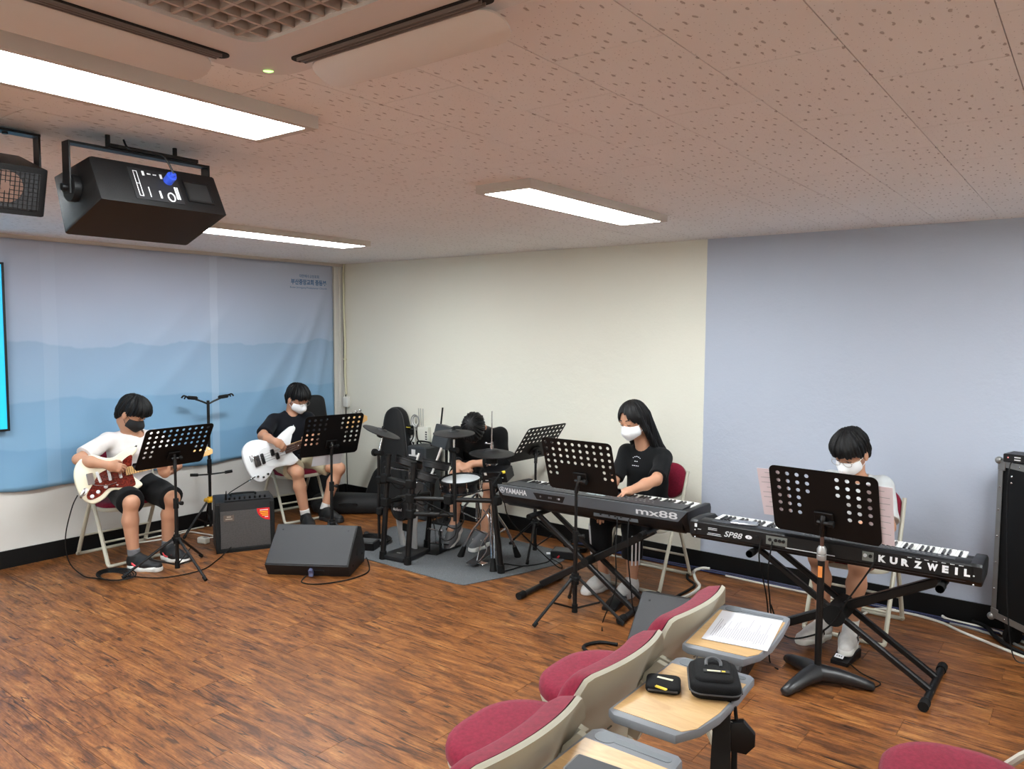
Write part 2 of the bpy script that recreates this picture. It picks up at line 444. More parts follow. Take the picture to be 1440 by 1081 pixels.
for k, (x, y) in enumerate(((1.65, -4.36), (6.45, -1.88), (1.65, -6.7), (4.07, -6.7), (6.45, -6.7), (8.2, -1.88))):
    light(x, y, ('lit ceiling panel outside the picture, over the front left floor', 'lit ceiling panel outside the picture, above the second chair row', 'lit ceiling panel outside the picture, far left rear', 'lit ceiling panel outside the picture, behind the air conditioner', 'lit ceiling panel outside the picture, behind the photographer', 'lit ceiling panel outside the picture, right side by the back wall')[k])

# cassette air conditioner
acm = mat('warm white plastic', (214, 206, 202), .45); dk = mat('dark void', (16, 14, 14), .8)
ac = thing('air_conditioner', 'square cassette air conditioner set in the ceiling with open louvres', 'air conditioner', (4.985, -4.53, CEIL-.001))
gc = (.02, .0); GW = .56
def ring_prism(mb, outer, inner, z0, z1):
    n = len(outer); vs = []
    for P, z in ((outer, z0), (inner, z0), (inner, z1), (outer, z1)): vs += [(p[0], p[1], z) for p in P]
    fs = []
    for j in range(4):
        for k in range(n):
            l = (k+1) % n; a, b = j*n, ((j+1) % 4)*n
            fs.append((a+l, a+k, b+k, b+l))
    return mb.add(vs, fs)
p = MB(); ring_prism(p, rrect(.93, .93, .11, 6), rrect(GW, GW, .05, 6), -.032, .0); ring_prism(p, rrect(.90, .90, .10, 6), rrect(GW+.004, GW+.004, .05, 6), -.04, -.030)
obj('panel', p, acm, ac)
obj('intake_void', MB().box((0, 0, -.003), (GW-.01, GW-.01, .004)), dk, ac, ang=0)
g = MB(); n = 12; pit = GW/n
for i in range(1, n):
    g.box((-GW/2+i*pit, 0, -.022), (.007, GW-.004, .026)); g.box((0, -GW/2+i*pit, -.0215), (GW-.004, .007, .025))
obj('grille', g, mat('grille plastic', (176, 160, 150), .5), ac, ang=0)
for k in range(4):
    M = RZ(k*PI/2)
    s = MB(); s.prism(rrect(.575, .042, .02, 6), -.0425, -.036); obj('louvre_slot', s, dk, ac, M @ T(0, .392, 0))
    v = MB()
    for q in range(3): v.box((0, .380+q*.011, -.046), (.53, .003, .007))
    obj('vane', v, mat('vane grey', (120, 106, 100), .4), ac, M)
    f = MB()
    f.prism(rrect(.55, .092, .042, 8), -.003, .003, b=.002)
    obj('louvre_flap', f, acm, ac, M @ T(0, .412, -.046) @ RX(math.radians(-24)) @ T(0, .044, 0))
led = mat('green led', (150, 255, 110), .4, emit=1.2)
obj('indicator_light', MB().sph((-.40, .40, -.0405), (.012, .005, .003), RZ(.8)), led, ac)

# hanging loudspeakers
spk = mat('black speaker paint', (12, 12, 13), .45, bump=.5, bscale=420, spec=.35)
blkm = mat('black metal', (14, 14, 15), .42, spec=.35); grm = mat('speaker mesh', (34, 34, 37), .5, bump=.6, bscale=600)
lbl = mat('white print', (205, 205, 205), .6)
def speaker_label(): pass
ls = thing('loudspeaker', 'black wedge loudspeaker with a blue plug hanging from its ceiling bracket', 'speaker', (3.47, -3.86, CEIL))
prof = [(.085, -.098), (.165, -.243), (-.105, -.335), (-.175, -.135)]
XZ = Matrix(((1, 0, 0, 0), (0, 0, -1, 0), (0, 1, 0, 0), (0, 0, 0, 1)))     # polygon xy -> world xz, extrude along -y
cab = MB(); cab.prism(prof, -.225, .225, XZ, b=.012); obj('cabinet', cab, spk, ls)
# rear panel frame: origin midway on the edge A-B
A, B = Vector((prof[0][0], 0, prof[0][1])), Vector((prof[1][0], 0, prof[1][1]))
RP = frame((A+B)/2, (0, 1, 0), A-B)
pl = MB().box((-.02, 0, .001), (.17, .125, .004)); obj('connector_panel', pl, mat('panel black', (24, 24, 26), .5), ls, RP, 0)
mk = MB()
for (x, y, sx, sy) in ((-.09, .0, .002, .10), (-.078, 0, .002, .10), (-.084, .05, .014, .002), (-.084, -.05, .014, .002), (-.084, 0, .014, .002), (-.056, .045, .008, .018), (-.036, .045, .012, .004), (-.016, .045, .012, .004), (.006, .042, .008, .018), (-.052, -.03, .003, .04), (-.015, -.035, .006, .03), (.045, -.02, .007, .05), (.053, -.02, .004, .05)):
    mk.box((x, y, .0035), (sx, sy, .001))
mk.tube([(.022+.012*math.cos(a), -.04+.017*math.sin(a), .004) for a in np.linspace(0, 2*PI, 17)[:-1]], .0025, 5, True)
obj('printed_marks', mk, lbl, ls, RP, 0)
cn = MB().cyl((.028, .028, 0), (.028, .028, .034), .017, seg=14).cyl((.028, .028, .034), (.030, .03, .046), .009, seg=10); tag(obj('plug', cn, mat('blue plug', (52, 84, 205), .35), ls, RP), 'blue connector plug')
cbl = MB().tube(spl([(.03, .03, .045), (.0, .085, .06), (-.06, .1, .05), (-.1, .115, .035), (-.105, .15, .03)], 6), .0035, 6); obj('cable', cbl, blkm, ls, RP)
hd = MB(); ring(hd, .1, .09, .084, .074, 0, .004); obj('handle_rim', hd, spk, ls, RP @ T(.135, .0, 0), 0)
obj('handle_recess', MB().box((.135, 0, .0012), (.084, .074, .002)), dk, ls, RP, 0)
br = MB().box((0, -.255, -.13), (.05, .005, .17)).box((0, .24, -.10), (.05, .005, .11)).box((0, -.008, -.049), (.045, .50, .008)).cyl((0, -.12, -.05), (0, -.12, .0), .008).cyl((0, .12, -.05), (0, .12, .0), .008).box((.022, .03, -.040), (.03, .32, .012))
obj('bracket', br, blkm, ls, None, 0)
for sy in (-1, 1):
    k = MB().cyl((0, 0, 0), (0, sy*.022, 0), .045, seg=20).cyl((0, sy*.02, 0), (0, sy*.045, 0), .012, seg=10); obj('pivot_knob', k, blkm, ls, T(-.0, sy*.228, -.195))
l2 = thing('loudspeaker', 'black loudspeaker with visible cone at the left edge, by the ceiling', 'speaker', (3.35, -4.40, CEIL))
prof2 = [(.03, -.29), (.075, -.14), (-.13, -.07), (-.18, -.24)]
cab = MB(); cab.prism(prof2, -.25, .25, XZ, b=.012); obj('cabinet', cab, spk, l2)
A, B = Vector((.03, 0, -.29)), Vector((.075, 0, -.14)); FP = frame((A+B)/2, (0, 1, 0), B-A)
obj('grille', MB().box((0, 0, .003), (.45, .12, .004)), grm, l2, FP, 0)
gb = MB()
for i in range(9): gb.box((0, -.056+i*.014, .0065), (.45, .0022, .002))
for i in range(33): gb.box((-.22+i*.01375, 0, .0066), (.0022, .12, .002))
obj('grille_bars', gb, blkm, l2, FP, 0)
cone = MB().lathe([(.052, .0), (.05, .001), (.03, .0005), (.022, .001)], seg=24).sph((0, 0, 0), (.022, .022, .003)); obj('cone', cone, mat('paper cone', (104, 78, 66), .7), l2, FP @ T(.125, .008, .0052))
obj('bracket', MB().box((-.05, .265, -.09), (.045, .006, .16)).box((-.05, 0, -.012), (.05, .536, .008)), blkm, l2, None, 0)
for y in (.11, .17): obj('bolt', MB().cyl((-.05, y, -.022), (-.05, y, -.014), .009), blkm, l2)

# banner on the left wall
def banner_mat():
    t = NT('printed banner cloth'); p = t.wpos(); s = t.n.new('ShaderNodeSeparateXYZ'); t.link(p, s.inputs[0]); y, z = s.outputs[1], s.outputs[2]
    r = t.n.new('ShaderNodeMapRange'); t.link(z, r.inputs[0]); r.inputs[1].default_value = .5; r.inputs[2].default_value = 2.4
    sky = t.ramp(r.outputs[0], [(.0, lin((116, 163, 198))), (.3, lin((134, 172, 202))), (.55, lin((158, 178, 203))), (.8, lin((172, 181, 202))), (1, lin((176, 182, 198)))])
    def ridge(base, amp, sc, seed, soft):
        cv = t.n.new('ShaderNodeCombineXYZ'); t.link(t.math('ADD', y, seed), cv.inputs[0])
        n = t.noise(cv.outputs[0], sc, 4, .5)
        h = t.math('ADD', t.math('MULTIPLY', t.math('SUBTRACT', n, .5), amp), base)
        d = t.n.new('ShaderNodeMapRange'); t.link(t.math('SUBTRACT', h, z), d.inputs[0]); d.inputs[1].default_value = 0; d.inputs[2].default_value = soft; d.clamp = True
        edge = t.n.new('ShaderNodeMapRange'); t.link(t.math('SUBTRACT', h, z), edge.inputs[0]); edge.inputs[1].default_value = -.004; edge.inputs[2].default_value = .012
        f = t.math('MULTIPLY', edge.outputs[0], t.math('SUBTRACT', 1, d.outputs[0]))
        return f
    c = t.mix(t.math('MULTIPLY', ridge(1.60, .30, 1.5, 4.1, .5), .45), sky, lin((112, 150, 184)))
    c = t.mix(t.math('MULTIPLY', ridge(1.18, .22, 1.3, 9.3, .45), .4), c, lin((100, 146, 186)))
    c = t.mix(t.math('MULTIPLY', ridge(.84, .2, 1.6, 1.7, .3), .35), c, lin((92, 140, 182)))
    def band(y0, w_):
        n = t.n.new('ShaderNodeMath'); n.operation = 'COMPARE'; t.link(y, n.inputs[0]); n.inputs[1].default_value = y0; n.inputs[2].default_value = w_; return n.outputs[0]
    c = t.mix(t.math('MULTIPLY', band(-1.47, .035), .22), c, lin((205, 218, 230)))
    c = t.mix(t.math('MULTIPLY', band(-2.80, .05), .08), c, lin((205, 218, 230)))
    t.link(c, t.b.inputs['Base Color']); t.b.inputs['Roughness'].default_value = .8
    t.bump(t.noise(p, 500, 2), .08, .001)
    return t.m
def ban(u, v):
    y = -.157-u*4.9; z = .555+v*1.80
    if v == 0: z += .012*math.sin(y*5)+.006*math.sin(y*13)
    x = .022
    def fold(y0, z0, dy, dz, wid, amp):
        L = math.hypot(dy, dz); dy, dz = dy/L, dz/L; a = (y-y0)*dy+(z-z0)*dz; d = (y-y0)*dz-(z-z0)*dy
        e = max(0, min(1, a/.5))*max(0, min(1, (1.9-a)/.6)); return amp*e*math.exp(-(d/wid)**2)
    x += fold(-.18, 2.3, -.45, -1, .045, .022)+fold(-.2, 2.2, -.75, -1, .05, .016)+fold(-.16, 2.1, -.22, -1, .035, .018)
    x += fold(-.9, 2.35, -.95, -1, .07, .012)+fold(-1.2, 2.35, -1.1, -1, .06, .010)+fold(-1.7, 2.35, -1.2, -1, .09, .010)+fold(-2.6, 2.0, -.5, -1, .1, .006)
    x += .004*math.sin(y*3.1+z*2)+.003*math.sin(y*7+z*5)+.008*(1-v)*max(0, math.sin(y*6.3+2*z))
    return (x, y, z)
bo = obj('banner', MB().grid(ban, 150, 60, .0015), banner_mat(), ang=180)
tag(bo, 'pale blue cloth banner with printed mountain ridges on the left wall', 'banner')
ink = mat('blue ink', (62, 104, 150), .7)
TM = lambda y, z, x=.046: Matrix(((0, 0, 1, x), (1, 0, 0, y), (0, 1, 0, z), (0, 0, 0, 1)))
def ontext(nm, s, y, z, wd, ht, bold=0):
    o = text(nm, s, ink, Matrix.Identity(4), wd, ht, bo, bold=bold)
    me = o.data; n = len(me.vertices); co = np.zeros(n*3); me.vertices.foreach_get('co', co); co = co.reshape(-1, 3); out = np.zeros_like(co)
    for i in range(n):
        yy, zz = y+co[i, 0], z+co[i, 1]
        xx = ban((-.157-yy)/4.9, (zz-.555)/1.8)[0]; out[i] = (xx+.0012+max(co[i, 2], 0), yy, zz)
    me.vertices.foreach_set('co', out.ravel()); me.update(); o.matrix_local = Matrix.Identity(4)
ontext('lettering', '대한예수교장로회', -.445, 2.236, .235, .032, .001)
ontext('lettering', '부산중앙교회 중등부', -.45, 2.178, .42, .054, .003)
ontext('lettering', 'Busan Joongang Presbyterian Church', -.455, 2.122, .43, .022)

# wall screen at the left edge
tv = thing('television', 'dark framed wall screen glowing cyan at the left edge', 'television', (.075, -4.065, 1.588))
f = MB(); M_ = Matrix(((0, 0, 1, 0), (1, 0, 0, 0), (0, 1, 0, 0), (0, 0, 0, 1)))
f2 = MB(); f2.M = M_; ring(f2, 1.92, 1.18, 1.89, 1.15, -.03, .012); obj('bezel', f2, blkm, tv, None, 0)
obj('screen', MB().box((.002, 0, 0), (.008, 1.89, 1.15)), mat('lit screen', (30, 165, 215), .3, emit=.30), tv, None, 0)
obj('back_cover', MB().box((-.022, 0, 0), (.03, 1.7, 1.0), b=.01), blkm, tv)

# conduit and outlet in the corner
cd = thing('conduit', 'cream cable conduit running down the room corner', 'pipe', (.03, -.02, 0))
obj('pipe', MB().tube(spl([(.008, 0, 2.384), (-.006, .002, 2.28), (-.004, .004, 2.1), (.0, .0, 1.9), (.01, .004, 1.6), (.006, .004, 1.3), (.022, .003, 1.06)], 8), .0105, 8), mat('cream pvc', (218, 214, 186), .5), cd)
obj('clamp', MB().box((.008, .004, 1.42), (.034, .03, .012), b=.003), mat('cream pvc', (218, 214, 186), .5), cd)
obj('cable', MB().tube(spl([(-.014, .004, 2.38), (-.017, .008, 2.0), (-.013, .008, 1.6), (-.014, .008, 1.3), (.006, .008, 1.05), (.005, .008, 1.03)], 6), .005, 6), blkm, cd)
ob = thing('outlet_box', 'white surface outlet box under the conduit in the corner', 'outlet', (.062, -.022, .985))
obj('housing', MB().box((0, 0, 0), (.07, .042, .105), b=.006), mat('outlet white', (222, 222, 218), .5), ob)
sk = MB()
for z in (-.03, 0, .03): sk.cyl((-.036, 0, z), (-.034, 0, z), .011)
obj('socket', sk, mat('outlet grey', (150, 150, 150), .5), ob)
obj('cable', MB().tube(spl([(-.02, .008, -.05), (-.022, .01, -.2), (-.02, .012, -.6), (-.01, .012, -.975)], 6), .005, 6), blkm, ob)
# ---------------------------------------------------------------- furniture
redm = mat('wine red fabric', (120, 26, 48), .9, var=.18, vscale=90, bump=.35, bscale=500, sheen=.12, spec=.15)
beige = mat('beige enamel', (186, 182, 166), .38, var=.03, vscale=8)
shellm = mat('beige plastic', (176, 172, 156), .45, var=.04, vscale=6)
greyp = mat('grey plastic', (118, 122, 128), .5)
rubber = mat('black rubber', (14, 14, 14), .7, spec=.25)
chrome = mat('chrome', (205, 205, 208), .18, metal=1)
def cushion(w_, d, h, r, rounded=.3):
    """soft pad: w_ along y, d along x, height h, sitting on z=0"""
    mb = MB(); P = rrect(d, w_, r, 7); n = len(P)
    rings = [(1, 0), (1.0, h*.35), (.985, h*.62), (.93, h*.86), (.80, h*.97), (.5, h*1.03), (.2, h*1.05)]
    vs = []; fs = []
    for s, z in rings: vs += [(p[0]*s, p[1]*s, z) for p in P]
    for j in range(len(rings)-1):
        for k in range(n): l = (k+1) % n; fs.append((j*n+k, j*n+l, (j+1)*n+l, (j+1)*n+k))
    fs.append(tuple(reversed(range(n)))); m = (len(rings)-1)*n; fs.append(tuple(m+k for k in range(n)))
    return mb.add(vs, fs)
def fold_chair(label, loc, rz, group='red folding chairs of the players'):
    t = thing('folding_chair', label, 'chair', loc, rz, group)
    obj('seat', cushion(.40, .40, .04, .12), redm, t, T(.02, 0, .415) @ RY(math.radians(-2)))
    sp = MB(); sp.prism(rrect(.41, .41, .12, 7), -.028, .002, b=.006); obj('seat_pan', sp, beige, t, T(.02, 0, .415) @ RY(math.radians(-2)))
    for s in (-1, 1):
        y = s*.215
        obj('leg', MB().tube(spl([(.205, y, .035), (.18, y, .09), (.03, y, .40), (-.08, y, .52), (-.20, y*.98, .76)], 5), .0125, 8), beige, t)
        obj('leg', MB().tube(spl([(-.245, y, .035), (-.225, y, .09), (-.04, y*.985, .46)], 5), .0125, 8), beige, t)
    for x, w_ in ((.235, .215), (-.275, .215)):
        sg = 1 if x > 0 else -1
        obj('floor_bar', MB().tube(spl([(x-.03*sg, -w_, .036), (x-.008*sg, -w_, .016), (x, -w_+.03, .0125), (x, 0, .0125), (x, w_-.03, .0125), (x-.008*sg, w_, .016), (x-.03*sg, w_, .036)], 4), .0125, 8), beige, t)
    obj('cross_bar', MB().cyl((-.18, -.21, .17), (-.18, .21, .17), .008, seg=8), beige, t)
    obj('cross_bar', MB().cyl((.14, -.21, .17), (.14, .21, .17), .008, seg=8), beige, t)
    bk = MB(); bk.prism(rrect(.40, .25, .10, 7), -.012, .012, b=.008)
    M = frame((-.185, 0, .685), (0, 1, 0), (-.38, 0, .92))
    obj('back_shell', bk, beige, t, M @ T(0, 0, -.018))
    obj('backrest', cushion(.25, .40, .035, .10), redm, t, M)
    return t
fold_chair('red folding chair under the boy in the white shirt', (.345, -2.42, 0), math.radians(0)).scale = (1, 1.2, 1)
fold_chair('red folding chair under the bass player', (.335, -.885, 0), math.radians(-8))
fold_chair('red folding chair under the long haired girl', (3.735, -.50, 0), math.radians(-90))
fold_chair('red folding chair under the boy at the right keyboard', (5.10, -.50, 0), math.radians(-90))

woodtop = None
def maple():
    t = NT('pale maple laminate'); p = t.coords('Object', (3, 14, 1))
    t.link(t.ramp(t.noise(p, 2.5, 4, .6, 1.2), [(.3, lin((186, 148, 98))), (.7, lin((208, 172, 120)))]), t.b.inputs['Base Color']); t.b.inputs['Roughness'].default_value = .4
    return t.m
maplem = maple()
def tablet_chair(label, loc, rz, tablet=True, tdx=0, trot=0, group='red lecture chairs with folding tables'):
    """lecture chair facing local +x, writing board hung behind the back"""
    t = thing('lecture_chair', label, 'chair', loc, rz, group)
    obj('seat', cushion(.48, .43, .05, .19), redm, t, T(.19, 0, .405))
    sp = MB(); sp.prism(rrect(.44, .46, .18, 7), -.035, .002, b=.01); obj('seat_pan', sp, shellm, t, T(.18, 0, .405))
    def back(off, sc=1, top=0):
        def fn(u, v):
            a = (u-.5)*2; hw = .262*sc*(1-.12*(1-v)**2); q = max(0, abs(a)-.74)/.26; zt = .378+top-.075*q**2.5-.012*a*a; z = .44+v*zt; x = -.075-.105*v*v+.055*a*a+off
            return (x, -a*hw, z)
        return fn
    obj('back_shell', MB().grid(back(-.048), 24, 12, .014), shellm, t, ang=60)
    def padf(sgn):
        def fn(u, v):
            e = (min(1, 5*min(u, 1-u))*min(1, 8*min(v, 1-v)))**.45
            p = back(-.030+(.062*e if sgn else 0), .985, .004)(u, .10+.90*v); return (p[0]-.0, p[1], p[2]+(.012*e*v if sgn else 0))
        return fn
    pad = MB().grid(padf(1), 24, 20); pb = MB().grid(padf(0), 24, 20); pad.add(pb.v, [tuple(reversed(f)) for f in pb.f])
    obj('backrest', pad, redm, t, ang=70)
    holes = MB()
    for q in (-1, 1): holes.sph((-.118-.0245, q*.15, .60), (.004, .016, .016))
    obj('screw_recess', holes, mat('recess grey', (120, 118, 108), .6), t)['kind'] = 'stuff'
    sl = MB()
    for k in range(5): sl.box((-.1205-.026, -.11+.045*k, .588), (.004, .022, .003))
    obj('slot', sl, mat('recess dark', (70, 68, 62), .6), t, ang=0)['kind'] = 'stuff'
    for s in (-1, 1):
        y = s*.235
        obj('leg', MB().tube(spl([(.34, y, .014), (.32, y, .05), (.06, y, .42), (-.06, y, .52), (-.12, y, .62)], 5), .013, 8), beige, t)
        obj('leg', MB().tube(spl([(-.26, y, .014), (-.24, y, .05), (-.03, y, .42)], 5), .013, 8), beige, t)
        hinge = MB(); hinge.prism([(-.06, .43), (-.12, .65), (-.165, .70), (-.205, .69), (-.20, .66), (-.10, .42)], -.012, .012, XZ, b=.004)
        obj('bracket', hinge, shellm, t, T(0, s*.244, 0))
        obj('hinge_arm', MB().tube(spl([(-.15, s*.244, .665), (-.19, s*.244, .672), (-.28, s*.242, .662), (-.295, s*.24, .660)], 4), .0085, 8), beige, t)
    obj('floor_bar', MB().cyl((.345, -.235, .0135), (.345, .235, .0135), .013, seg=8), beige, t)
    obj('floor_bar', MB().cyl((-.265, -.235, .0135), (-.265, .235, .0135), .013, seg=8), beige, t)
    if tablet:
        tb = MB()
        pts = [(.0, .225), (.0, -.235)]
        x0, x1, hy = -.205, -.442, .222
        base = [(x0+.006, -hy+.02), (x0-.012, -hy), (x1+.02, -hy), (x1+.004, -hy+.014), (x1-.004, -.08), (x1-.004, .06), (x1+.010, .15), (x1+.045, hy-.002), (x0-.02, hy), (x0+.006, hy-.02)]
        # local +x is forward, so the board lies at negative x; y + is the chair's left
        tb.prism(base, -.024, 0, T(0, 0, .745), b=.004); TBM = T(-tdx, 0, 0) @ T(-.32, 0, 0) @ RZ(math.radians(trot)) @ T(.32, 0, 0); obj('writing_board', tb, greyp, t, TBM)
        wd = MB(); wd.prism([(x0-.003, -.155), (x1+.008, -.155), (x1+.003, .05), (x1+.016, .16), (x1+.04, .195), (x0-.003, .195)], 0, .0012, T(0, 0, .745)); obj('wood_top', wd, maplem, t, TBM, 0)
        gr = MB(); gr.prism(rrect(.15, .022, .011, 5, (x0+x1)/2-.022, -.188), 0, .001, T(0, 0, .745)); gr.prism(rrect(.056, .05, .024, 6, x0-.042, -.188), 0, .0012, T(0, 0, .745))
        obj('pen_tray', gr, mat('tray grey', (98, 104, 110), .5), t, TBM, 0)['kind'] = 'stuff'
        obj('board_arm', MB().box((-.26-tdx, 0, .690), (.10, .26, .012)).box((-.30-tdx, -.1, .708), (.06, .02, .03)).box((-.30-tdx, .1, .708), (.06, .02, .03)), greyp, t, ang=0)
    return t
# local frame: facing -x in the room, so the chair's left is -y
for x, y, tdx, trot, lab in ((4.955, -2.83, .005, 5, 'farthest lecture chair of the red row, printed sheet on its table'), (4.965, -3.355, .045, 0, 'middle lecture chair of the red row, black pouch on its table'), (5.0, -3.875, .03, 0, 'nearest lecture chair of the red row, phone on its table, cut by the lower edge')):
    tablet_chair(lab, (x, y, 0), PI, True, tdx, trot)
tablet_chair('red seated chair cut off by the lower right corner', (6.12, -2.775, 0), PI+math.radians(9), False)

# ---------------------------------------------------------------- music stands
def plate_holes(w_, h_, t_, rows, hole=.0105, x0=-.215, pitch=.0478, y0=.14, ypitch=.0408, rad=.03):
    mb = MB(); nc = len(rows[0]); nr = len(rows); N = 12
    def quad_ring(front):
        pass
    L, R_ = x0-pitch/2, x0+pitch*(nc-.5); Tp, B_ = y0+ypitch/2, y0-ypitch*(nr-.5)
    for z, fl in ((0, 1), (-t_, -1)):
        for r in range(nr):
            for c in range(nc):
                cx, cy = x0+c*pitch, y0-r*ypitch; a, b = pitch/2, ypitch/2
                if rows[r][c] != '1':
                    q = [(cx-a, cy-b, z), (cx+a, cy-b, z), (cx+a, cy+b, z), (cx-a, cy+b, z)]
                    mb.add(q, [(0, 1, 2, 3) if fl > 0 else (3, 2, 1, 0)]); continue
                o = []; i = []
                for k in range(N):
                    an = 2*PI*k/N+PI/12; ca, sa = math.cos(an), math.sin(an); m = max(abs(ca)/a, abs(sa)/b)
                    o.append((cx+ca/m, cy+sa/m, z)); i.append((cx+hole*ca, cy+hole*sa, z))
                crn = [(cx+a, cy+b, z), (cx-a, cy+b, z), (cx-a, cy-b, z), (cx+a, cy-b, z)]
                # snap the nearest outline points onto the corners
                for cp in crn:
                    j = min(range(N), key=lambda q_: (o[q_][0]-cp[0])**2+(o[q_][1]-cp[1])**2); o[j] = cp
                fs = [((k, (k+1) % N, N+(k+1) % N, N+k) if fl > 0 else (N+k, N+(k+1) % N, (k+1) % N, k)) for k in range(N)]
                mb.add(o+i, fs)
                if fl > 0:
                    i2 = [(p[0], p[1], -t_) for p in i]; mb.add(i+i2, [(k, (k+1) % N, N+(k+1) % N, N+k) for k in range(N)])
    out = rrect(w_, h_, rad, 6); n = len(out); cx, cy = (L+R_)/2, (Tp+B_)/2; inn = []
    for p in out:
        inn.append((min(max(p[0], L), R_), min(max(p[1], B_), Tp)))
    for z, fl in ((0, 1), (-t_, -1)):
        mb.add([(p[0], p[1], z) for p in out]+[(p[0], p[1], z) for p in inn], [((k, (k+1) % n, n+(k+1) % n, n+k) if fl > 0 else (n+k, n+(k+1) % n, (k+1) % n, k)) for k in range(n)])
    mb.add([(p[0], p[1], 0) for p in out]+[(p[0], p[1], -t_) for p in out], [(k, n+k, n+(k+1) % n, (k+1) % n) for k in range(n)])
    return mb
deskm = mat('black desk enamel', (11, 9, 9), .5, spec=.25)
ROWS_A = ['1111111111']*4+['1100000011']*2
ROWS_B = ['1111001111']*3+['1110000111']*3
def music_stand(label, base, ctr, yaw, tilt, rows, w_=.51, h_=.35, legs=(0, 120, 240), legr=.36, hub=.24, flat=False, pole_to=None, lowpole=.03, group='black perforated music stands'):
    t = thing('music_stand', label, 'music stand', (base[0], base[1], 0), 0, group)
    yaw = math.radians(yaw); n = Vector((math.cos(yaw), math.sin(yaw), 0)); a = Vector((n.y, -n.x, 0))
    up = Vector((0, 0, 1))*math.cos(math.radians(tilt)) - n*math.sin(math.radians(tilt))
    # desk frame: x to the reader's left.. as seen from behind right, z towards the audience side
    c = Vector((ctr[0]-base[0], ctr[1]-base[1], ctr[2]))
    D = frame(c, a, up)       # z = a x up = away from the reader or towards
    if (D.to_3x3() @ Vector((0, 0, 1))).dot(n) > 0: D = frame(c, -a, up)
    obj('desk', plate_holes(w_, h_, .0022, rows), deskm, t, D, 30)
    lip = MB().box((0, -h_/2+.002, -.03), (w_*.94, .003, .058)).box((0, -h_/2+.012, -.058), (w_*.94, .02, .003)); obj('ledge', lip, deskm, t, D, 0)
    jx = c + (D.to_3x3() @ Vector((0, -.085, .03)))
    mt = MB().box((0, -.075, .008), (.09, .07, .012), b=.003)
    obj('mounting_plate', mt, deskm, t, D)
    cl = MB().tube(spl([c + (D.to_3x3() @ Vector((0, -.06, .012))), jx, Vector((0, 0, jx.z-.07))], 5), .013, 10)
    cl.cyl(jx-a*.025, jx+a*.035, .011, seg=10)
    obj('tilt_joint', cl, blkm, t)
    obj('wing_knob', MB().cyl(jx+a*.03, jx+a*.055, .016, seg=8), rubber, t)
    ztop = jx.z-.05
    if not flat:
        obj('upper_pole', MB().cyl((0, 0, .45), (0, 0, ztop), .0095), blkm, t)
        obj('lower_pole', MB().cyl((0, 0, lowpole), (0, 0, .50), .0135), blkm, t)
        obj('clutch', MB().cyl((0, 0, .46), (0, 0, .53), .019).cyl((0, 0, .50), (.04, .015, .50), .009).cyl((.035, .013, .50), (.052, .02, .50), .014), rubber, t)
        obj('collar', MB().cyl((0, 0, hub-.035), (0, 0, hub+.03), .024).box((0, 0, hub), (.06, .05, .03), b=.006), rubber, t)
        obj('collar', MB().cyl((0, 0, lowpole), (0, 0, lowpole+.05), .018), rubber, t)
        for L in legs:
            L = math.radians(L); d = Vector((math.cos(L), math.sin(L), 0)); e = d*legr
            obj('leg', MB().cyl(d*.03+Vector((0, 0, hub)), e+Vector((0, 0, .018)), .0095, seg=8), blkm, t)
            obj('foot_cap', MB().cyl(e*.92+Vector((0, 0, .03)), e+Vector((0, 0, .013)), .0125, seg=8), rubber, t)
            m = d*(legr*.52)+Vector((0, 0, hub*.5))
            obj('brace', MB().tube([d*.018+Vector((0, 0, lowpole+.03)), m], .006, 6, sq=((0, 0, 1), .5)), blkm, t)
    else:
        obj('upper_pole', MB().cyl((0, 0, .66), (0, 0, ztop), .0095), mat('bronze pole', (120, 98, 92), .3, metal=.8), t)
        obj('lower_pole', MB().cyl((0, 0, .05), (0, 0, .68), .0165), blkm, t)
        obj('clutch', MB().lathe([(.02, .62), (.0225, .625), (.0225, .645), (.019, .648), (.0225, .652), (.0225, .675), (.014, .69)], seg=16), mat('ribbed clutch', (180, 180, 180), .4, metal=.6), t)
        obj('sticker', MB().box((0, -.0163, .565), (.02, .004, .055)), mat('orange label', (226, 140, 70), .5), t, ang=0)
        obj('collar', MB().cyl((0, 0, .04), (0, 0, .09), .026), rubber, t)
        b = MB()
        for L in legs:
            L = math.radians(L); d = Vector((math.cos(L), math.sin(L), 0))
            b.tube([Vector((0, 0, .055)), d*.10+Vector((0, 0, .050)), d*.2+Vector((0, 0, .032)), d*legr*.97+Vector((0, 0, .019)), d*legr+Vector((0, 0, .018))], [.045, .036, .028, .022, .012], 10, sq=((0, 0, 1), 1.15))
        obj('base', b, mat('cast base', (26, 26, 28), .38, bump=.2, bscale=80), t, ang=60)
    return t, D
music_stand('music stand in front of the white shirted guitarist, beside the guitar stand', (1.045, -2.424), (1.05, -2.42, .9), 182.7, 29.5, ROWS_A, .515, .34, (-113, 1, 122), .352)
ms2, D2 = music_stand('music stand standing behind the floor monitor, in front of the bass player', (1.42, -1.345), (1.435, -1.346, .902), 168.8, 20.7, ROWS_B, .503, .353, (30, 150, 270), .22, .2)
ms3, D3 = music_stand('music stand by the wall between the drummer and the keyboards', (2.766, -.471), (2.775, -.449, .867), 178, 34.2, ROWS_A, .485, .337, (-65, 71, 166), .31)
ms4, D4 = music_stand('music stand rising in front of the left keyboard', (3.728, -1.399), (3.742, -1.393, .922), 91, 18, ROWS_A, .485, .343, (-107, 9, 129), .313)
ms5, D5 = music_stand('music stand with a three armed flat base in front of the right keyboard', (5.15, -1.40), (5.158, -1.43, .902), 85, 17, ROWS_B, .517, .356, (-109, 19, 141), .26, flat=True)
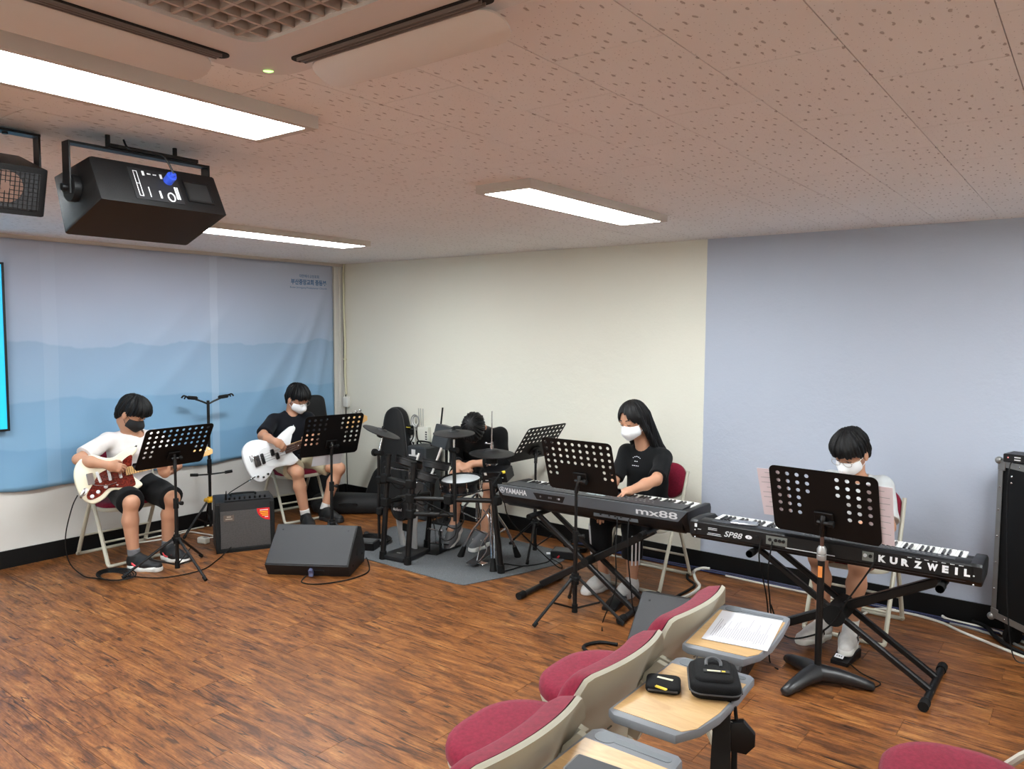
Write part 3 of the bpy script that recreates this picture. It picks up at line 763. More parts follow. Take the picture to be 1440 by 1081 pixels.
# ---------------------------------------------------------------- keyboards
keyw = mat('white key', (228, 228, 224), .3); keyb = mat('black key', (18, 18, 19), .35)
wk = MB().box((0, .075, 0), (.0222, .15, .012), b=.0015); wkme = mesh_from('white_key', wk.v, wk.f, keyw, 0)
bkm = MB(); bkm.prism([(-.0055, .0), (.0055, .0), (.0045, .012), (-.0045, .012)], 0, .095, Matrix(((1, 0, 0, 0), (0, 0, 1, .055), (0, 1, 0, 0), (0, 0, 0, 1)))); bkme = mesh_from('black_key', bkm.v, bkm.f, keyb, 0)
def keys(t, x0, yfront, z, rev):
    """88 keys, x0 = end nearest the camera's left; front edge at yfront facing the player (+y); bass end on the player's left (+x)"""
    n = 52
    for i in range(n):
        o = obj('white_key', wkme, keyw, t, T(x0-(i+.5)*.0235, yfront, z) @ RZ(PI), 0)
    i = 0; note = 9                                   # A0
    for k in range(88):
        if note % 12 in (1, 3, 6, 8, 10):
            obj('black_key', bkme, keyb, t, T(x0-i*.0235, yfront, z+.005) @ RZ(PI), 0)
        else: i += 1
        note += 1
kbg = mat('slate keyboard panel', (84, 91, 98), .42, spec=.5); kbd = mat('black keyboard body', (15, 15, 17), .45, spec=.35, bump=.15, bscale=500)
silver = mat('silver print', (206, 210, 214), .4); whitep = mat('white print bold', (235, 238, 242), .5)
# left keyboard: local frame x along the rear edge, +y to the player, origin at the rear top edge centre
kl = thing('keyboard', 'left digital piano with dark slate rear panel facing the room', 'keyboard', (3.686, -1.229, .70), math.radians(2.7))
L_ = 1.335; h2 = L_/2
b = MB(); XS = Matrix(((0, 0, 1, 0), (1, 0, 0, 0), (0, 1, 0, 0), (0, 0, 0, 1)))     # polygon (y,z) extruded along x
b.prism([(.005, 0), (.16, -.012), (.19, -.018), (.19, -.05), (.355, -.05), (.36, -.055), (.36, -.075), (.30, -.135), (.08, -.148), (.03, -.12), (.012, -.07)], -h2+.035, h2-.035, XS, b=.004)
obj('body', b, kbd, kl)
e = MB()
for s in (-1, 1): e.prism([(.0, 0.0), (.16, -.008), (.37, -.022), (.385, -.045), (.38, -.08), (.30, -.13), (.06, -.135), (.012, -.07)], s*h2-.02-s*.02, s*h2+.02-s*.02, XS, b=.006)
for k, s in enumerate((-1, 1)):
    e = MB(); e.prism([(.0, 0.0), (.16, -.006), (.37, -.016), (.385, -.04), (.38, -.08), (.30, -.13), (.06, -.135), (.012, -.07)], s*h2-s*.02-.02, s*h2-s*.02+.02, XS, b=.006); obj('end_cheek', e, kbd, kl)
pn = MB(); PF = frame((0, .0, 0), (1, 0, 0), (0, -.012, .07))
pn.prism([(-h2, .002), (h2, .002), (h2-.06, -.068), (-h2+.035, -.068), (-h2+.005, -.03)], -.004, .004, PF @ T(0, 0, 0), b=.001); obj('rear_panel', pn, kbg, kl, ang=20)
ck = MB(); ck.box((0, .105, -.004), (L_-.10, .14, .012)); obj('control_panel', ck, mat('control panel', (46, 48, 52), .45), kl, None, 0)
bt = MB()
for i in range(46): bt.box((-.42+i*.0185, .09+(i % 3)*.022, .003), (.010, .008, .004))
obj('button', bt, mat('panel buttons', (120, 122, 124), .5), kl, None, 0)['kind'] = 'stuff'
obj('display', MB().box((.02, .11, .003), (.13, .045, .003)), mat('lcd', (150, 160, 165), .3), kl, None, 0)
text('lettering', 'YAMAHA', silver, PF @ T(-.522, -.031, .0045), .172, .036, kl, bold=.002)
lg = MB(); C0 = (-.632, -.030)
lg.tube([(C0[0]+.019*math.cos(a), C0[1]+.019*math.sin(a), .005) for a in np.linspace(0, 2*PI, 25)[:-1]], .0014, 5, True)
for k in range(3):
    a = PI/2+k*2*PI/3; d = Vector((math.cos(a), math.sin(a), 0)); n_ = Vector((-d.y, d.x, 0)); c0 = Vector((C0[0], C0[1], .005))
    lg.tube([c0, c0+d*.015], .0012, 5)
    for q in (-1, 1): lg.tube([c0+d*.003+n_*.0035*q, c0+d*.013+n_*.0035*q], .0009, 5)
obj('logo', lg, silver, kl, PF)
text('lettering', 'mx88', silver, PF @ T(.475, -.034, .0045), .262, .042, kl, bold=.0012)
jk = MB(); jk.prism([(-.385, -.018), (-.145, -.018), (-.165, -.06), (-.36, -.06)], -.001, .0045, PF); obj('jack_panel', jk, kbd, kl, ang=0)
for x in (-.33, -.265, -.25, -.2, -.19): obj('jack', MB().cyl((x, -.038, .003), (x, -.038, .007), .0065, seg=10), silver if x == -.19 else mat('jack grey', (90, 94, 100), .4), kl, PF)
jk2 = MB().box((.20, .03, -.095), (.30, .02, .035)); obj('jack_panel', jk2, kbg, kl, None, 0)
for x in (.10, .16, .2, .24, .3): obj('jack', MB().cyl((x, .021, -.095), (x, .014, -.095), .006, seg=10), mat('jack black', (14, 14, 14), .4), kl)
keys(kl, 52*.0235/2-.005, .36, -.026, False)
for x in (-.55, .55):
    obj('foot', MB().cyl((x, .12, -.15), (x, .12, -.14), .018), rubber, kl)
# right keyboard
kr = thing('keyboard', 'right stage piano with large white lettering on its black rear', 'keyboard', (5.125, -1.333, .70), math.radians(.8))
L_ = 1.385; h2 = L_/2
b = MB(); b.prism([(.0, -.01), (.012, 0), (.10, .0), (.11, -.004), (.115, -.03), (.27, -.03), (.275, -.035), (.275, -.07), (.245, -.105), (.03, -.105), (.0, -.075)], -h2+.03, h2-.03, XS, b=.004); obj('body', b, kbd, kr)
for s in (-1, 1):
    e = MB(); e.prism([(.0, -.01), (.012, .002), (.12, .003), (.25, -.008), (.29, -.03), (.285, -.07), (.245, -.105), (.03, -.105), (.0, -.078)], s*h2-s*.025-.025, s*h2-s*.025+.025, XS, b=.008); obj('end_cheek', e, kbd, kr)
RF = frame((0, -.0005, -.042), (1, 0, 0), (0, 0, 1))
for k, ch_ in enumerate('KURZWEIL'): text('lettering', ch_, whitep, RF @ T((.283, .333, .382, .436, .496, .548, .592, .634)[k], .0, .0012), {'W': .044, 'I': .011, 'L': .024, 'E': .026}.get(ch_, .033), .034, kr, bold=.006)
text('lettering', 'SP88', silver, RF @ T(-.445, -.006, .0012), .10, .03, kr, shear=.3, bold=.001)
ov = MB(); ov.prism([(.018*math.cos(a), .010*math.sin(a)) for a in np.linspace(0, 2*PI, 20)[:-1]], 0, .0015, RF @ T(-.362, -.004, 0)); obj('badge', ov, whitep, kr, ang=0)
text('lettering', 'X', kbd, RF @ T(-.362, -.004, .002), .010, .011, kr)
for (x, y, w_) in ((-.56, .012, .05), (-.56, .004, .05), (-.55, -.016, .07), (-.55, -.024, .08), (-.655, .018, .012), (-.635, -.004, .02)):
    obj('print_line', MB().box((x, y, .0012), (w_, .003, .0008)), silver, kr, RF, 0)
obj('power_switch', MB().box((-.655, .016, .003), (.012, .018, .006)), whitep, kr, RF, 0)
obj('panel_line', MB().box((0, -.041, .0006), (1.26, .0015, .001)), mat('seam grey', (52, 52, 55), .5), kr, RF, 0)
for (x0, x1) in ((-.27, -.163), (.195, .245)):
    obj('jack_panel', MB().box(((x0+x1)/2, .0, .001), (x1-x0, .045, .002)), mat('jack plate', (112, 116, 112), .45), kr, RF, 0)
for x in (-.32, -.25, -.22, -.20, -.18, .208, .232): obj('jack', MB().cyl((x, .004, .001), (x, .004, .008), .0085, seg=12), kbd if x != .208 else silver, kr, RF)
obj('print_line', MB().box((-.05, -.026, .0012), (.24, .004, .0008)), silver, kr, RF, 0)
for k in range(7): obj('print_line', MB().box((.40+k*.035, .028, .0012), (.018, .003, .0008)), silver, kr, RF, 0)
for x in (.66, -.66):
    for y in (-.01, -.05): obj('screw', MB().sph((x, y, .001), (.004, .004, .002)), silver, kr, RF)
keys(kr, 52*.0235/2, .275, -.018, False)
sl = MB(); sl.box((0, .05, .001), (1.16, .05, .004)); obj('control_panel', sl, mat('control panel', (46, 48, 52), .45), kr, None, 0)
bt = MB()
for i in range(30): bt.box((-.1+i*.022, .05, .004), (.012, .008, .004))
obj('button', bt, mat('panel buttons', (120, 122, 124), .5), kr, None, 0)['kind'] = 'stuff'
# a small phone left on the right keyboard
ph = thing('phone', 'small silver phone lying on top of the right keyboard', 'phone', (4.715, -1.275, .7055), math.radians(12))
obj('body', MB().box((0, 0, .005), (.14, .07, .009), b=.003), mat('phone silver', (150, 152, 156), .25, metal=.5), ph)
obj('screen', MB().box((0, 0, .0098), (.128, .062, .001)), mat('phone glass', (120, 124, 130), .1), ph, None, 0)

def bar(mb, a, b_, w_, h_, side):
    a, b_ = Vector(a), Vector(b_); M = frame((a+b_)/2, b_-a, side); mb.box((0, 0, 0), ((b_-a).length, w_, h_), M) if False else mb.add(*boxvf((b_-a).length, w_, h_), M)
def boxvf(x, y, z):
    m = MB().box((0, 0, 0), (x, y, z), b=.006); return m.v, m.f
def xstand(label, loc, rz, xb0, xb1, xt0, xt1, ztop, arm, hr=.055):
    t = thing('keyboard_stand', label, 'stand', loc, rz, 'black folding keyboard stands')
    Y = Vector((0, 1, 0))
    for y in (-.085, .085):
        m = MB(); bar(m, (xt0, y, ztop-.03), (xb1, y, .03), .03, .03, Y); obj('cross_bar', m, blkm, t)
    m = MB(); bar(m, (xt1, 0, ztop-.03), (xb0, 0, .03), .045, .045, Y); obj('cross_bar', m, blkm, t)
    xm = (xb0+xb1+xt0+xt1)/4; hub = MB().cyl((xm, -.11, ztop*.50), (xm, .11, ztop*.50), hr, seg=20); obj('hub', hub, rubber, t)
    for x in (xb0, xb1):
        obj('foot_bar', MB().cyl((x, -.265, .022), (x, .265, .022), .018), blkm, t)
        for s in (-1, 1): obj('foot_cap', MB().cyl((x, s*.215, .024), (x, s*.275, .024), .0235), rubber, t)
    for x in (xt0, xt1):
        obj('support_arm', MB().cyl((x, -arm, ztop-.02), (x, arm, ztop-.02), .017), blkm, t)
        for s in (-1, 1): obj('arm_pad', MB().cyl((x, s*(arm-.06), ztop-.02), (x, s*arm, ztop-.02), .0195), rubber, t)
xstand('crossed black stand under the left keyboard', (3.66, -1.08, 0), math.radians(2.7), -.39, .33, -.36, .42, .552, .21, .026)
xstand('crossed black stand under the right keyboard', (5.22, -1.13, 0), 0, -.58, .40, -.44, .44, .594, .24)

# ---------------------------------------------------------------- sheets on the stands
paperm = mat('white paper', (206, 206, 212), .8); pinkp = mat('pinkish paper', (222, 208, 214), .8); printm = mat('grey print', (150, 150, 156), .8)
def sheet(label, M, w_, h_, m, lines, group=None):
    t = thing('sheet_music', label, 'paper', group=group); t.matrix_world = M
    obj('page', MB().box((0, 0, 0), (w_, h_, .0012)), m, t, None, 0)
    if lines:
        s = MB()
        for k in range(lines): s.box((-.0*w_, h_*.42-k*h_*.84/lines, .0009), (w_*.8*(1 if k % 3 else .6), .0025, .0005))
        obj('print_line', s, printm, t, None, 0)['kind'] = 'stuff'
    return t
base5 = T(5.15, -1.40, 0)
sheet('pinkish song sheet sticking out left of the flat based music stand', base5 @ D5 @ T(-.245, .02, -.008) @ RZ(math.radians(3)), .15, .26, pinkp, 8)
sheet('pinkish song sheets sticking out right of the flat based music stand', base5 @ D5 @ T(.245, -.015, -.008) @ RZ(math.radians(-1)), .14, .30, pinkp, 8)
sheet('white sheet hanging below the bass player music stand', T(1.42, -1.345, 0) @ D2 @ T(.0, -.21, -.01), .255, .12, paperm, 0)

# ---------------------------------------------------------------- amplifier, floor monitors
tolex = mat('black tolex', (19, 19, 21), .55, bump=.5, bscale=350)
def grillcloth():
    t = NT('grey woven grille'); p = t.coords('Object', (1, 1, 1))
    v = t.n.new('ShaderNodeTexVoronoi'); t.link(p, v.inputs['Vector']); v.inputs['Scale'].default_value = 110; v.inputs['Randomness'].default_value = .15
    t.link(t.ramp(v.outputs['Distance'], [(.25, lin((16, 16, 16))), (.55, lin((66, 63, 62)))]), t.b.inputs['Base Color']); t.b.inputs['Roughness'].default_value = .6
    t.bump(v.outputs['Distance'], .6, .003); return t.m
clothm = grillcloth()
am = thing('guitar_amplifier', 'small black combo amplifier with a red and yellow corner sticker', 'amplifier', (.83, -1.745, 0), math.radians(-27)); am.scale = (1, 1.02, 1)
c = MB(); c.prism([(-.13, .012), (.14, .012), (.11, .385), (.06, .405), (-.13, .405)], -.215, .215, XZ, b=.01); obj('cabinet', c, tolex, am)
AF = frame((.127, 0, .18), (0, 1, 0), (-.03, 0, .373))
obj('grille', MB().box((0, -.005, .003), (.36, .285, .006)), clothm, am, AF, 0)
for x in (-.2, .2): obj('corner_strip', MB().box((x, 0, .004), (.03, .385, .012), b=.004), rubber, am, AF)
obj('corner_strip', MB().box((0, -.17, .004), (.43, .035, .012), b=.004), rubber, am, AF)
st = MB(); st.prism([(0, 0)]+[(-.095*math.cos(a), -.095*math.sin(a)) for a in np.linspace(0, PI/2, 9)], 0, .001, AF @ T(.178, .142, .0065)); tag(obj('sticker', st, mat('red sticker', (200, 26, 34), .4), am, ang=0), 'red quarter round sticker')
for k, (w_, m_) in enumerate(((.06, 'white'), (.062, 'y'), (.055, 'y'), (.045, 'y'), (.025, 'white'))):
    obj('sticker_print', MB().box((.178-.012-w_/2, .127-k*.014, .0082), (w_, .007 if m_ == 'y' else .005, .0008)), mat('sticker yellow', (245, 178, 40), .4) if m_ == 'y' else whitep, am, AF, 0)
obj('badge', MB().box((-.12, .085, .0075), (.075, .045, .003)), mat('bronze badge', (96, 84, 74), .45, metal=.4), am, AF, 0)
obj('badge_print', MB().box((-.12, .078, .0095), (.05, .008, .001)).box((-.12, .095, .0095), (.03, .01, .001)), mat('badge light', (150, 138, 126), .5), am, AF, 0)
tp = frame((.085, 0, .398), (0, 1, 0), (-.05, 0, .02))
obj('control_panel', MB().box((.02, 0, .004), (.34, .045, .004)), mat('panel black', (24, 24, 26), .5), am, tp, 0)
for k in range(8): obj('knob', MB().cyl((-.11+k*.037, 0, .006), (-.11+k*.037, 0, .022), .0085, .007, seg=10), rubber, am, tp)
obj('handle', MB().tube(spl([(-.02, -.09, .408), (-.02, -.08, .425), (-.02, .08, .425), (-.02, .09, .408)], 4), .008, 8, sq=((0, 0, 1), 1.6)), rubber, am)
obj('plug', MB().cyl((-.135, 0, .006), (-.135, 0, .05), .0075).cyl((-.135, 0, .05), (-.135, 0, .085), .005, .003), rubber, am, tp)

def wedge(label, loc, rz, w_, group='black floor monitors'):
    """grille looks along local -y"""
    t = thing('floor_monitor', label, 'speaker', loc, rz, group)
    YZ = XS
    c = MB(); c.prism([(0, .0), (-.055, .085), (.205, .31), (.30, .285), (.40, .10), (.37, 0)], -w_/2, w_/2, YZ, b=.012); obj('cabinet', c, tolex, t)
    GF = frame((0, (-.055+.205)/2, (.085+.31)/2), (1, 0, 0), (0, .26, .225))
    L2 = math.hypot(.26, .225)
    obj('grille', MB().box((0, 0, .003), (w_-.016, L2-.014, .006), b=.003), grm, t, GF)
    for x in (-1, 1): obj('screw', MB().sph((x*(w_/2-.06), L2/2-.05, .007), (.007, .007, .002)), blkm, t, GF)
    for y, z in ((.16, .24), (.30, .08), (.06, .06), (.33, .2)): obj('screw', MB().sph((w_/2+.001, y, z), (.002, .009, .009)), rubber, t)
    obj('handle', MB().box((w_/2+.0005, .16, .13), (.003, .02, .05)), dk, t, None, 0)
    obj('badge', MB().box((.06, -.032, .045), (.12, .004, .016), RX(math.radians(33))), mat('panel black', (24, 24, 26), .5), t, None, 0)
    return t
w1 = wedge('floor monitor with a blue plug in the open floor beside the amplifier', (1.83, -1.895, 0), math.radians(33), .60)
obj('plug', MB().cyl((.03, -.025, .06), (.03, -.06, .045), .014).box((.03, -.035, .03), (.03, .02, .045)), mat('grey blue plug', (92, 98, 130), .4), w1)
w2 = wedge('floor monitor tucked behind the farthest lecture chair', (4.575, -1.70, 0), math.radians(8), .60)

# ---------------------------------------------------------------- guitar stand
gs = thing('guitar_stand', 'tall black twin guitar stand with a yellow collar by the banner', 'guitar stand', (.21, -1.655, 0))
obj('pole', MB().cyl((0, 0, .04), (0, 0, 1.12), .0125).cyl((0, 0, .50), (0, 0, .62), .019), blkm, gs)
ad = Vector((.30, .95, 0)).normalized()
for s in (-1, 1):
    d = ad*s
    obj('neck_arm', MB().tube(spl([Vector((0, 0, 1.09)), d*.05+Vector((0, 0, 1.115)), d*.10+Vector((0, 0, 1.135))], 4), .008, 8), blkm, gs)
    hd = MB(); hd.box((0, 0, 0), (.085, .04, .03), b=.01); hd.tube(spl([(.04, 0, .005), (.07, .0, .012), (.085, 0, -.008)], 4), .007, 6)
    hd.tube(spl([(.02, .028, 0), (.06, .035, .006), (.07, .035, -.014)], 4), .006, 6)
    obj('neck_holder', hd, rubber, gs, frame(d*.125+Vector((0, 0, 1.148)), d+Vector((0, 0, .12)), (-d.y, d.x, 0)))
    obj('rest_arm', MB().cyl((0, 0, .49), d*.12+Vector((.03, 0, .50)), .007, seg=8), blkm, gs)
    obj('rest_pad', MB().cyl(d*.11+Vector((.03, 0, .50)), d*.17+Vector((.03, 0, .505)), .013), rubber, gs)
yl = MB().box((0, 0, .27), (.075, .085, .035), b=.01).cyl((0, 0, .25), (0, 0, .30), .024); tag(obj('collar', yl, mat('yellow collar', (222, 168, 34), .4), gs), 'yellow leg collar')
for a in (-75, 45, 165):
    a = math.radians(a); d = Vector((math.cos(a), math.sin(a), 0)); r = .30 if a < 2 else .155
    obj('leg', MB().cyl(d*.03+Vector((0, 0, .265)), d*r+Vector((0, 0, .017)), .010, seg=8), blkm, gs)
    obj('foot_cap', MB().cyl(d*r*.93+Vector((0, 0, .035)), d*r+Vector((0, 0, .013)), .0125, seg=8), rubber, gs)
    obj('brace', MB().tube([Vector((0, 0, .06)), d*r*.5+Vector((0, 0, .14))], .006, 6), blkm, gs)
obj('leg_label', MB().box((0, 0, 0), (.012, .012, .07)), mat('lime label', (196, 208, 90), .5), gs, frame((.085, .085, .185), (1, -1, 0), (0, 0, 1)) @ RX(.0), 0)

# ---------------------------------------------------------------- flight case
fc = thing('flight_case', 'black flight case with aluminium edges at the right wall', 'case', (5.765, -.22, 0), math.atan2(-.72, .69))
alu = mat('aluminium', (150, 150, 148), .35, metal=.7); lam = mat('black laminate', (11, 12, 13), .55, bump=.15, bscale=300, spec=.25)
W_, D_, z0, z1 = .62, .27, .135, 1.025      # local x along the visible face, +y to the wall
obj('shell', MB().box((W_/2, D_/2, (z0+z1)/2), (W_-.012, D_-.012, z1-z0-.012)), lam, fc, None, 0)
for x in (0, W_):
    for y in (0, D_):
        sx, sy = (1 if x == 0 else -1), (1 if y == 0 else -1)
        e = MB().box((x+sx*.016, y, (z0+z1)/2), (.034, .004, z1-z0)).box((x, y+sy*.016, (z0+z1)/2), (.004, .034, z1-z0)); obj('edge_profile', e, alu, fc, None, 0)
for z in (z0, z1):
    sz = 1 if z == z0 else -1
    for y in (0, D_):
        sy = 1 if y == 0 else -1
        e = MB().box((W_/2, y, z+sz*.016), (W_, .005, .034)).box((W_/2, y+sy*.016, z), (W_, .034, .005)); obj('edge_profile', e, alu, fc, None, 0)
    for x in (0, W_):
        sx = 1 if x == 0 else -1
        e = MB().box((x, D_/2, z+sz*.016), (.005, D_, .034)).box((x+sx*.016, D_/2, z), (.034, D_, .005)); obj('edge_profile', e, alu, fc, None, 0)
for x in (0, W_):
    for y in (0, D_):
        for z in (z0, z1):
            q = MB().sph((x, y, z), .021); sx, sy, sz = (1 if x == 0 else -1), (1 if y == 0 else -1), (1 if z == z0 else -1)
            q.box((x+sx*.025, y-sy*.002, z+sz*.025), (.055, .006, .055), b=.002).box((x-sx*.002, y+sy*.025, z+sz*.025), (.006, .055, .055), b=.002); obj('ball_corner', q, alu, fc)
for (x, z) in [(.10, z1-.075), (.10, z1-.11), (.27, z1-.20), (.27, z1-.235), (.32, z1-.42), (.014, .3), (.014, .45), (.014, .6), (.014, .75), (.014, .88), (.15, z1-.016), (.3, z1-.016), (.1, z0+.016), (.25, z0+.016), (.4, z0+.016)]:
    obj('rivet', MB().sph((x, -.002, z), (.0065, .004, .0065), None, 8, 5), chrome, fc)
for x in (.08, W_-.08):
    for y in (.07, D_-.07): obj('caster', MB().cyl((x-.015, y, .05), (x+.015, y, .05), .05, seg=16).box((x, y, .11), (.06, .06, .04)), rubber, fc)
rv = thing('wireless_receiver', 'small black receiver box on top of the flight case', 'device', (5.905, -.265, 1.028), math.radians(-14))
obj('body', MB().box((0, 0, .026), (.20, .15, .046), b=.004), kbd, rv)
obj('led', MB().sph((-.075, -.076, .03), (.004, .002, .004), None, 8, 5), mat('red led', (200, 120, 120), .4, emit=.4), rv)
for z in (.02, .034): obj('label_print', MB().box((-.03, -.0755, z), (.03, .001, .006)), lbl, rv, None, 0)
obj('cable', MB().tube(spl([(-.055, -.076, .01), (-.058, -.10, -.03), (-.055, -.115, -.2), (-.03, -.15, -.5), (-.0, -.2, -.75), (.05, -.23, -1.0), (.12, -.2, -1.02)], 8), .0035, 6), blkm, rv)

# ---------------------------------------------------------------- things on the lecture chair tables
TZ = .7465
sh = thing('sheet_music', 'printed white sheet on the farthest lecture chair table', 'paper', (5.292, -2.82, TZ+.0012), math.radians(9))
obj('page', MB().box((0, 0, .0006), (.205, .285, .0012)), paperm, sh, None, 0)
pr_ = MB(); rnd = random.Random(3)
for k in range(24):
    ln = rnd.choice((.12, .16, .2, .09)); pr_.box((-.085+k*.0072, -.11+ln/2+rnd.random()*.02, .0014), (.0018, ln, .0003))
obj('print_line', pr_, printm, sh, None, 0)['kind'] = 'stuff'
pf = mat('black pouch fabric', (12, 12, 14), .8, bump=.4, bscale=300, spec=.2)
pc = thing('pouch', 'black zip pouch lying on the middle lecture chair table', 'bag', (5.378, -3.27, TZ), math.radians(27))
b = MB(); b.prism(rrect(.135, .185, .035, 6), 0, .040, None, b=.012); obj('body', b, pf, pc, ang=60)
b = MB(); b.prism(rrect(.108, .15, .028, 6), .03, .048, T(-.002, .008, 0), b=.01); obj('front_pocket', b, pf, pc, ang=60)
z = MB().tube(spl([(p[0], p[1], .018) for p in rrect(.138, .188, .036, 5)], 2, True), .0025, 6, True); obj('zip', z, mat('zip grey', (60, 60, 62), .5), pc)
obj('loop', MB().tube(spl([(-.02, .025, .048), (-.018, .045, .056), (.0, .055, .06), (.018, .045, .056), (.02, .025, .048)], 4), .0045, 6), mat('grey plastic ring', (92, 94, 98), .4), pc)
obj('label_tag', MB().box((.005, -.012, .0495), (.07, .018, .0015)), mat('tag black', (14, 14, 14), .6), pc, None, 0)
obj('label_print', MB().box((-.002, -.012, .0506), (.036, .007, .0006)), mat('tag cream', (226, 222, 190), .6), pc, None, 0)
obj('label_print', MB().box((.024, -.012, .0506), (.01, .008, .0006)), mat('tag yellow', (226, 200, 60), .6), pc, None, 0)
p2 = thing('pouch', 'small flat black wallet with a yellow tab beside the larger pouch', 'bag', (5.268, -3.36, TZ), math.radians(24))
b = MB(); b.prism(rrect(.095, .095, .02, 5), 0, .018, None, b=.006); obj('body', b, pf, p2, ang=60)
obj('label_print', MB().box((.0, .015, .0185), (.045, .009, .0008)), mat('tag cream', (226, 222, 190), .6), p2, RZ(-.3), 0)
obj('zip_tab', MB().box((.02, -.045, .02), (.035, .009, .004), b=.001), mat('tag yellow', (226, 200, 60), .6), p2, RZ(-.5))
obj('zip', MB().tube([(-.04, -.047, .01), (.04, -.047, .01)], .003, 6), mat('zip grey', (60, 60, 62), .5), p2)
stp = thing('lanyard', 'black strap with a hanging clip box dangling off the middle table', 'strap', (5.437, -3.325, .05))
stm = mat('strap black', (18, 18, 19), .7)
s_ = MB(); s_.grid(lambda u, v: (.0+(-.03+.045*u)*(1 if True else 0)+.018*math.sin(v*2.2)*u, -.008-.02*math.sin(v*3), .665-v*.46), 3, 14, .003); obj('strap', s_, stm, stp, ang=60)
s_ = MB(); s_.grid(lambda u, v: (.012+.016*u+.006*v, .012, .64-v*.44), 2, 10, .003); obj('strap', s_, stm, stp, ang=60)
obj('clip', MB().tube(spl([(-.03, 0, .692), (0, 0, .70), (.012, 0, .68), (.0, 0, .64)], 4), .006, 6).cyl((0, 0, .66), (.004, 0, .62), .011).cyl((.02, .01, .68), (.03, .012, .60), .005), rubber, stp)
dv = MB(); dv.prism([(-.03, -.04), (.012, -.045), (.034, -.02), (.034, .012), (.004, .045), (-.03, .038)], -.014, .014, frame((.055, .012, .545), (.9, .4, 0), (0, 0, 1)), b=.006); dv.v = [(p[0]-.015, p[1], p[2]+.06) for p in dv.v]; obj('clip_box', dv, kbd, stp)
obj('clip_box_label', MB().box((.017, -.004, .64), (.016, .003, .008)), lbl, stp, None, 0)
pn_ = thing('phone', 'dark phone in a clear case on the nearest lecture chair table', 'phone', (5.355, -3.84, TZ), math.radians(-86))
cs = MB(); cs.prism(rrect(.080, .162, .012, 5), 0, .011, None, b=.003); obj('case', cs, mat('clear grey case', (128, 124, 118), .2), pn_)
obj('screen', MB().box((0, 0, .0115), (.070, .150, .0015), b=.0006), mat('dark screen', (22, 22, 28), .4, spec=.15), pn_, None, 0)
obj('camera_bar', MB().box((0, .078, .006), (.076, .012, .0115), b=.002), kbd, pn_)
# ---------------------------------------------------------------- drum corner
def rugm():
    t = NT('grey needle felt'); p = t.wpos()
    n = t.noise(p, 260, 3, .7); m_ = t.noise(p, 4, 3)
    c = t.ramp(n, [(.35, lin((60, 63, 66))), (.65, lin((112, 115, 118)))])
    t.link(t.mix(t.math('MULTIPLY', m_, .3), c, lin((80, 80, 81))), t.b.inputs['Base Color']); t.b.inputs['Roughness'].default_value = .95
    t.bump(n, .6, .004); return t.m
rug = MB(); rug.prism([(1.80, -1.385), (2.77, -1.395), (2.83, -1.375), (2.98, -.95), (3.06, -.62), (3.02, -.30), (1.42, -.22), (1.32, -.62), (1.72, -1.33)], 0, .006, None, b=.002)
tag(obj('drum_rug', rug, rugm(), ang=20), 'grey felt rug under the drum kit', 'rug')
kit = thing('electronic_drum_kit', 'black electronic drum kit on a tube rack standing on the grey rug', 'drum kit', (2.3, -1.05, .006))
def K(p): return (p[0]-2.3, p[1]+1.05, p[2]-.006)
padb = mat('drum pad rubber', (24, 24, 26), .55, bump=.15, bscale=200); mesh_h = mat('mesh drum head', (196, 198, 200), .6, bump=.3, bscale=900)
rackm = mat('rack black', (13, 13, 14), .45, spec=.35)
PLx, PMx, PRx = (1.978, -1.295), (2.225, -1.28), (2.835, -1.04)
PBk = (2.02, -.86)
for (x, y), zt in ((PLx, .80), (PMx, .765), (PRx, .68), (PBk, .55)):
    ox, oy = ((-.02, -.014) if x < 2.5 else (.03, .02)); k_ = -1.0 if x < 2.5 else -1.0
    obj('rack_post', MB().cyl(K((x+ox, y+oy, .02)), K((x-ox, y-oy, zt)), .0205, seg=16), rackm, kit)
    obj('post_foot', MB().cyl(K((x+ox, y+oy, .006)), K((x+ox*.9, y+oy*.9, .065)), .0275, .0265, seg=16), rubber, kit)
    obj('post_cap', MB().cyl(K((x-ox, y-oy, zt-.01)), K((x-ox, y-oy, zt+.004)), .0225, seg=16), rubber, kit)
def tubep(nm, pts, r, m=rackm): return obj(nm, MB().tube([K(p) for p in pts], r, 10), m, kit)
def clamp(p, s=.036): obj('clamp', MB().box(K(p), (s*1.9, s*1.6, s*1.9), b=.008), rubber, kit)
m = MB(); a_, b_ = Vector(K((PLx[0], PLx[1], .62))), Vector(K((PMx[0], PMx[1], .60))); bar(m, a_, b_, .034, .05, (0, 0, 1)); obj('cross_tube', m, rackm, kit)
tubep('cross_tube', [(PMx[0], PMx[1], .50), (2.5, -1.17, .51), (PRx[0], PRx[1], .525)], .0175)
tubep('cross_tube', [(PMx[0], PMx[1], .385), (2.54, -1.15, .40)], .0175)
tubep('cross_tube', [(PLx[0], PLx[1], .44), (PBk[0], PBk[1], .44)], .0175)
for p in ((PMx[0], PMx[1], .50), (PMx[0], PMx[1], .385), (PRx[0], PRx[1], .53), (PLx[0], PLx[1], .62), (PMx[0], PMx[1], .605), (2.5, -1.17, .51), (PLx[0], PLx[1], .44), (PRx[0], PRx[1], .66)): clamp(p)
def disc(nm, c, r, h, nrm, m, prof=None, seg=32):
    n_ = Vector(nrm).normalized(); M = frame(K(c), n_.orthogonal(), n_.cross(n_.orthogonal()))
    return obj(nm, MB().lathe(prof or [(r*.96, -h/2), (r, -h/2+.004), (r, h/2-.004), (r*.96, h/2)], M, seg), m, kit, ang=50)
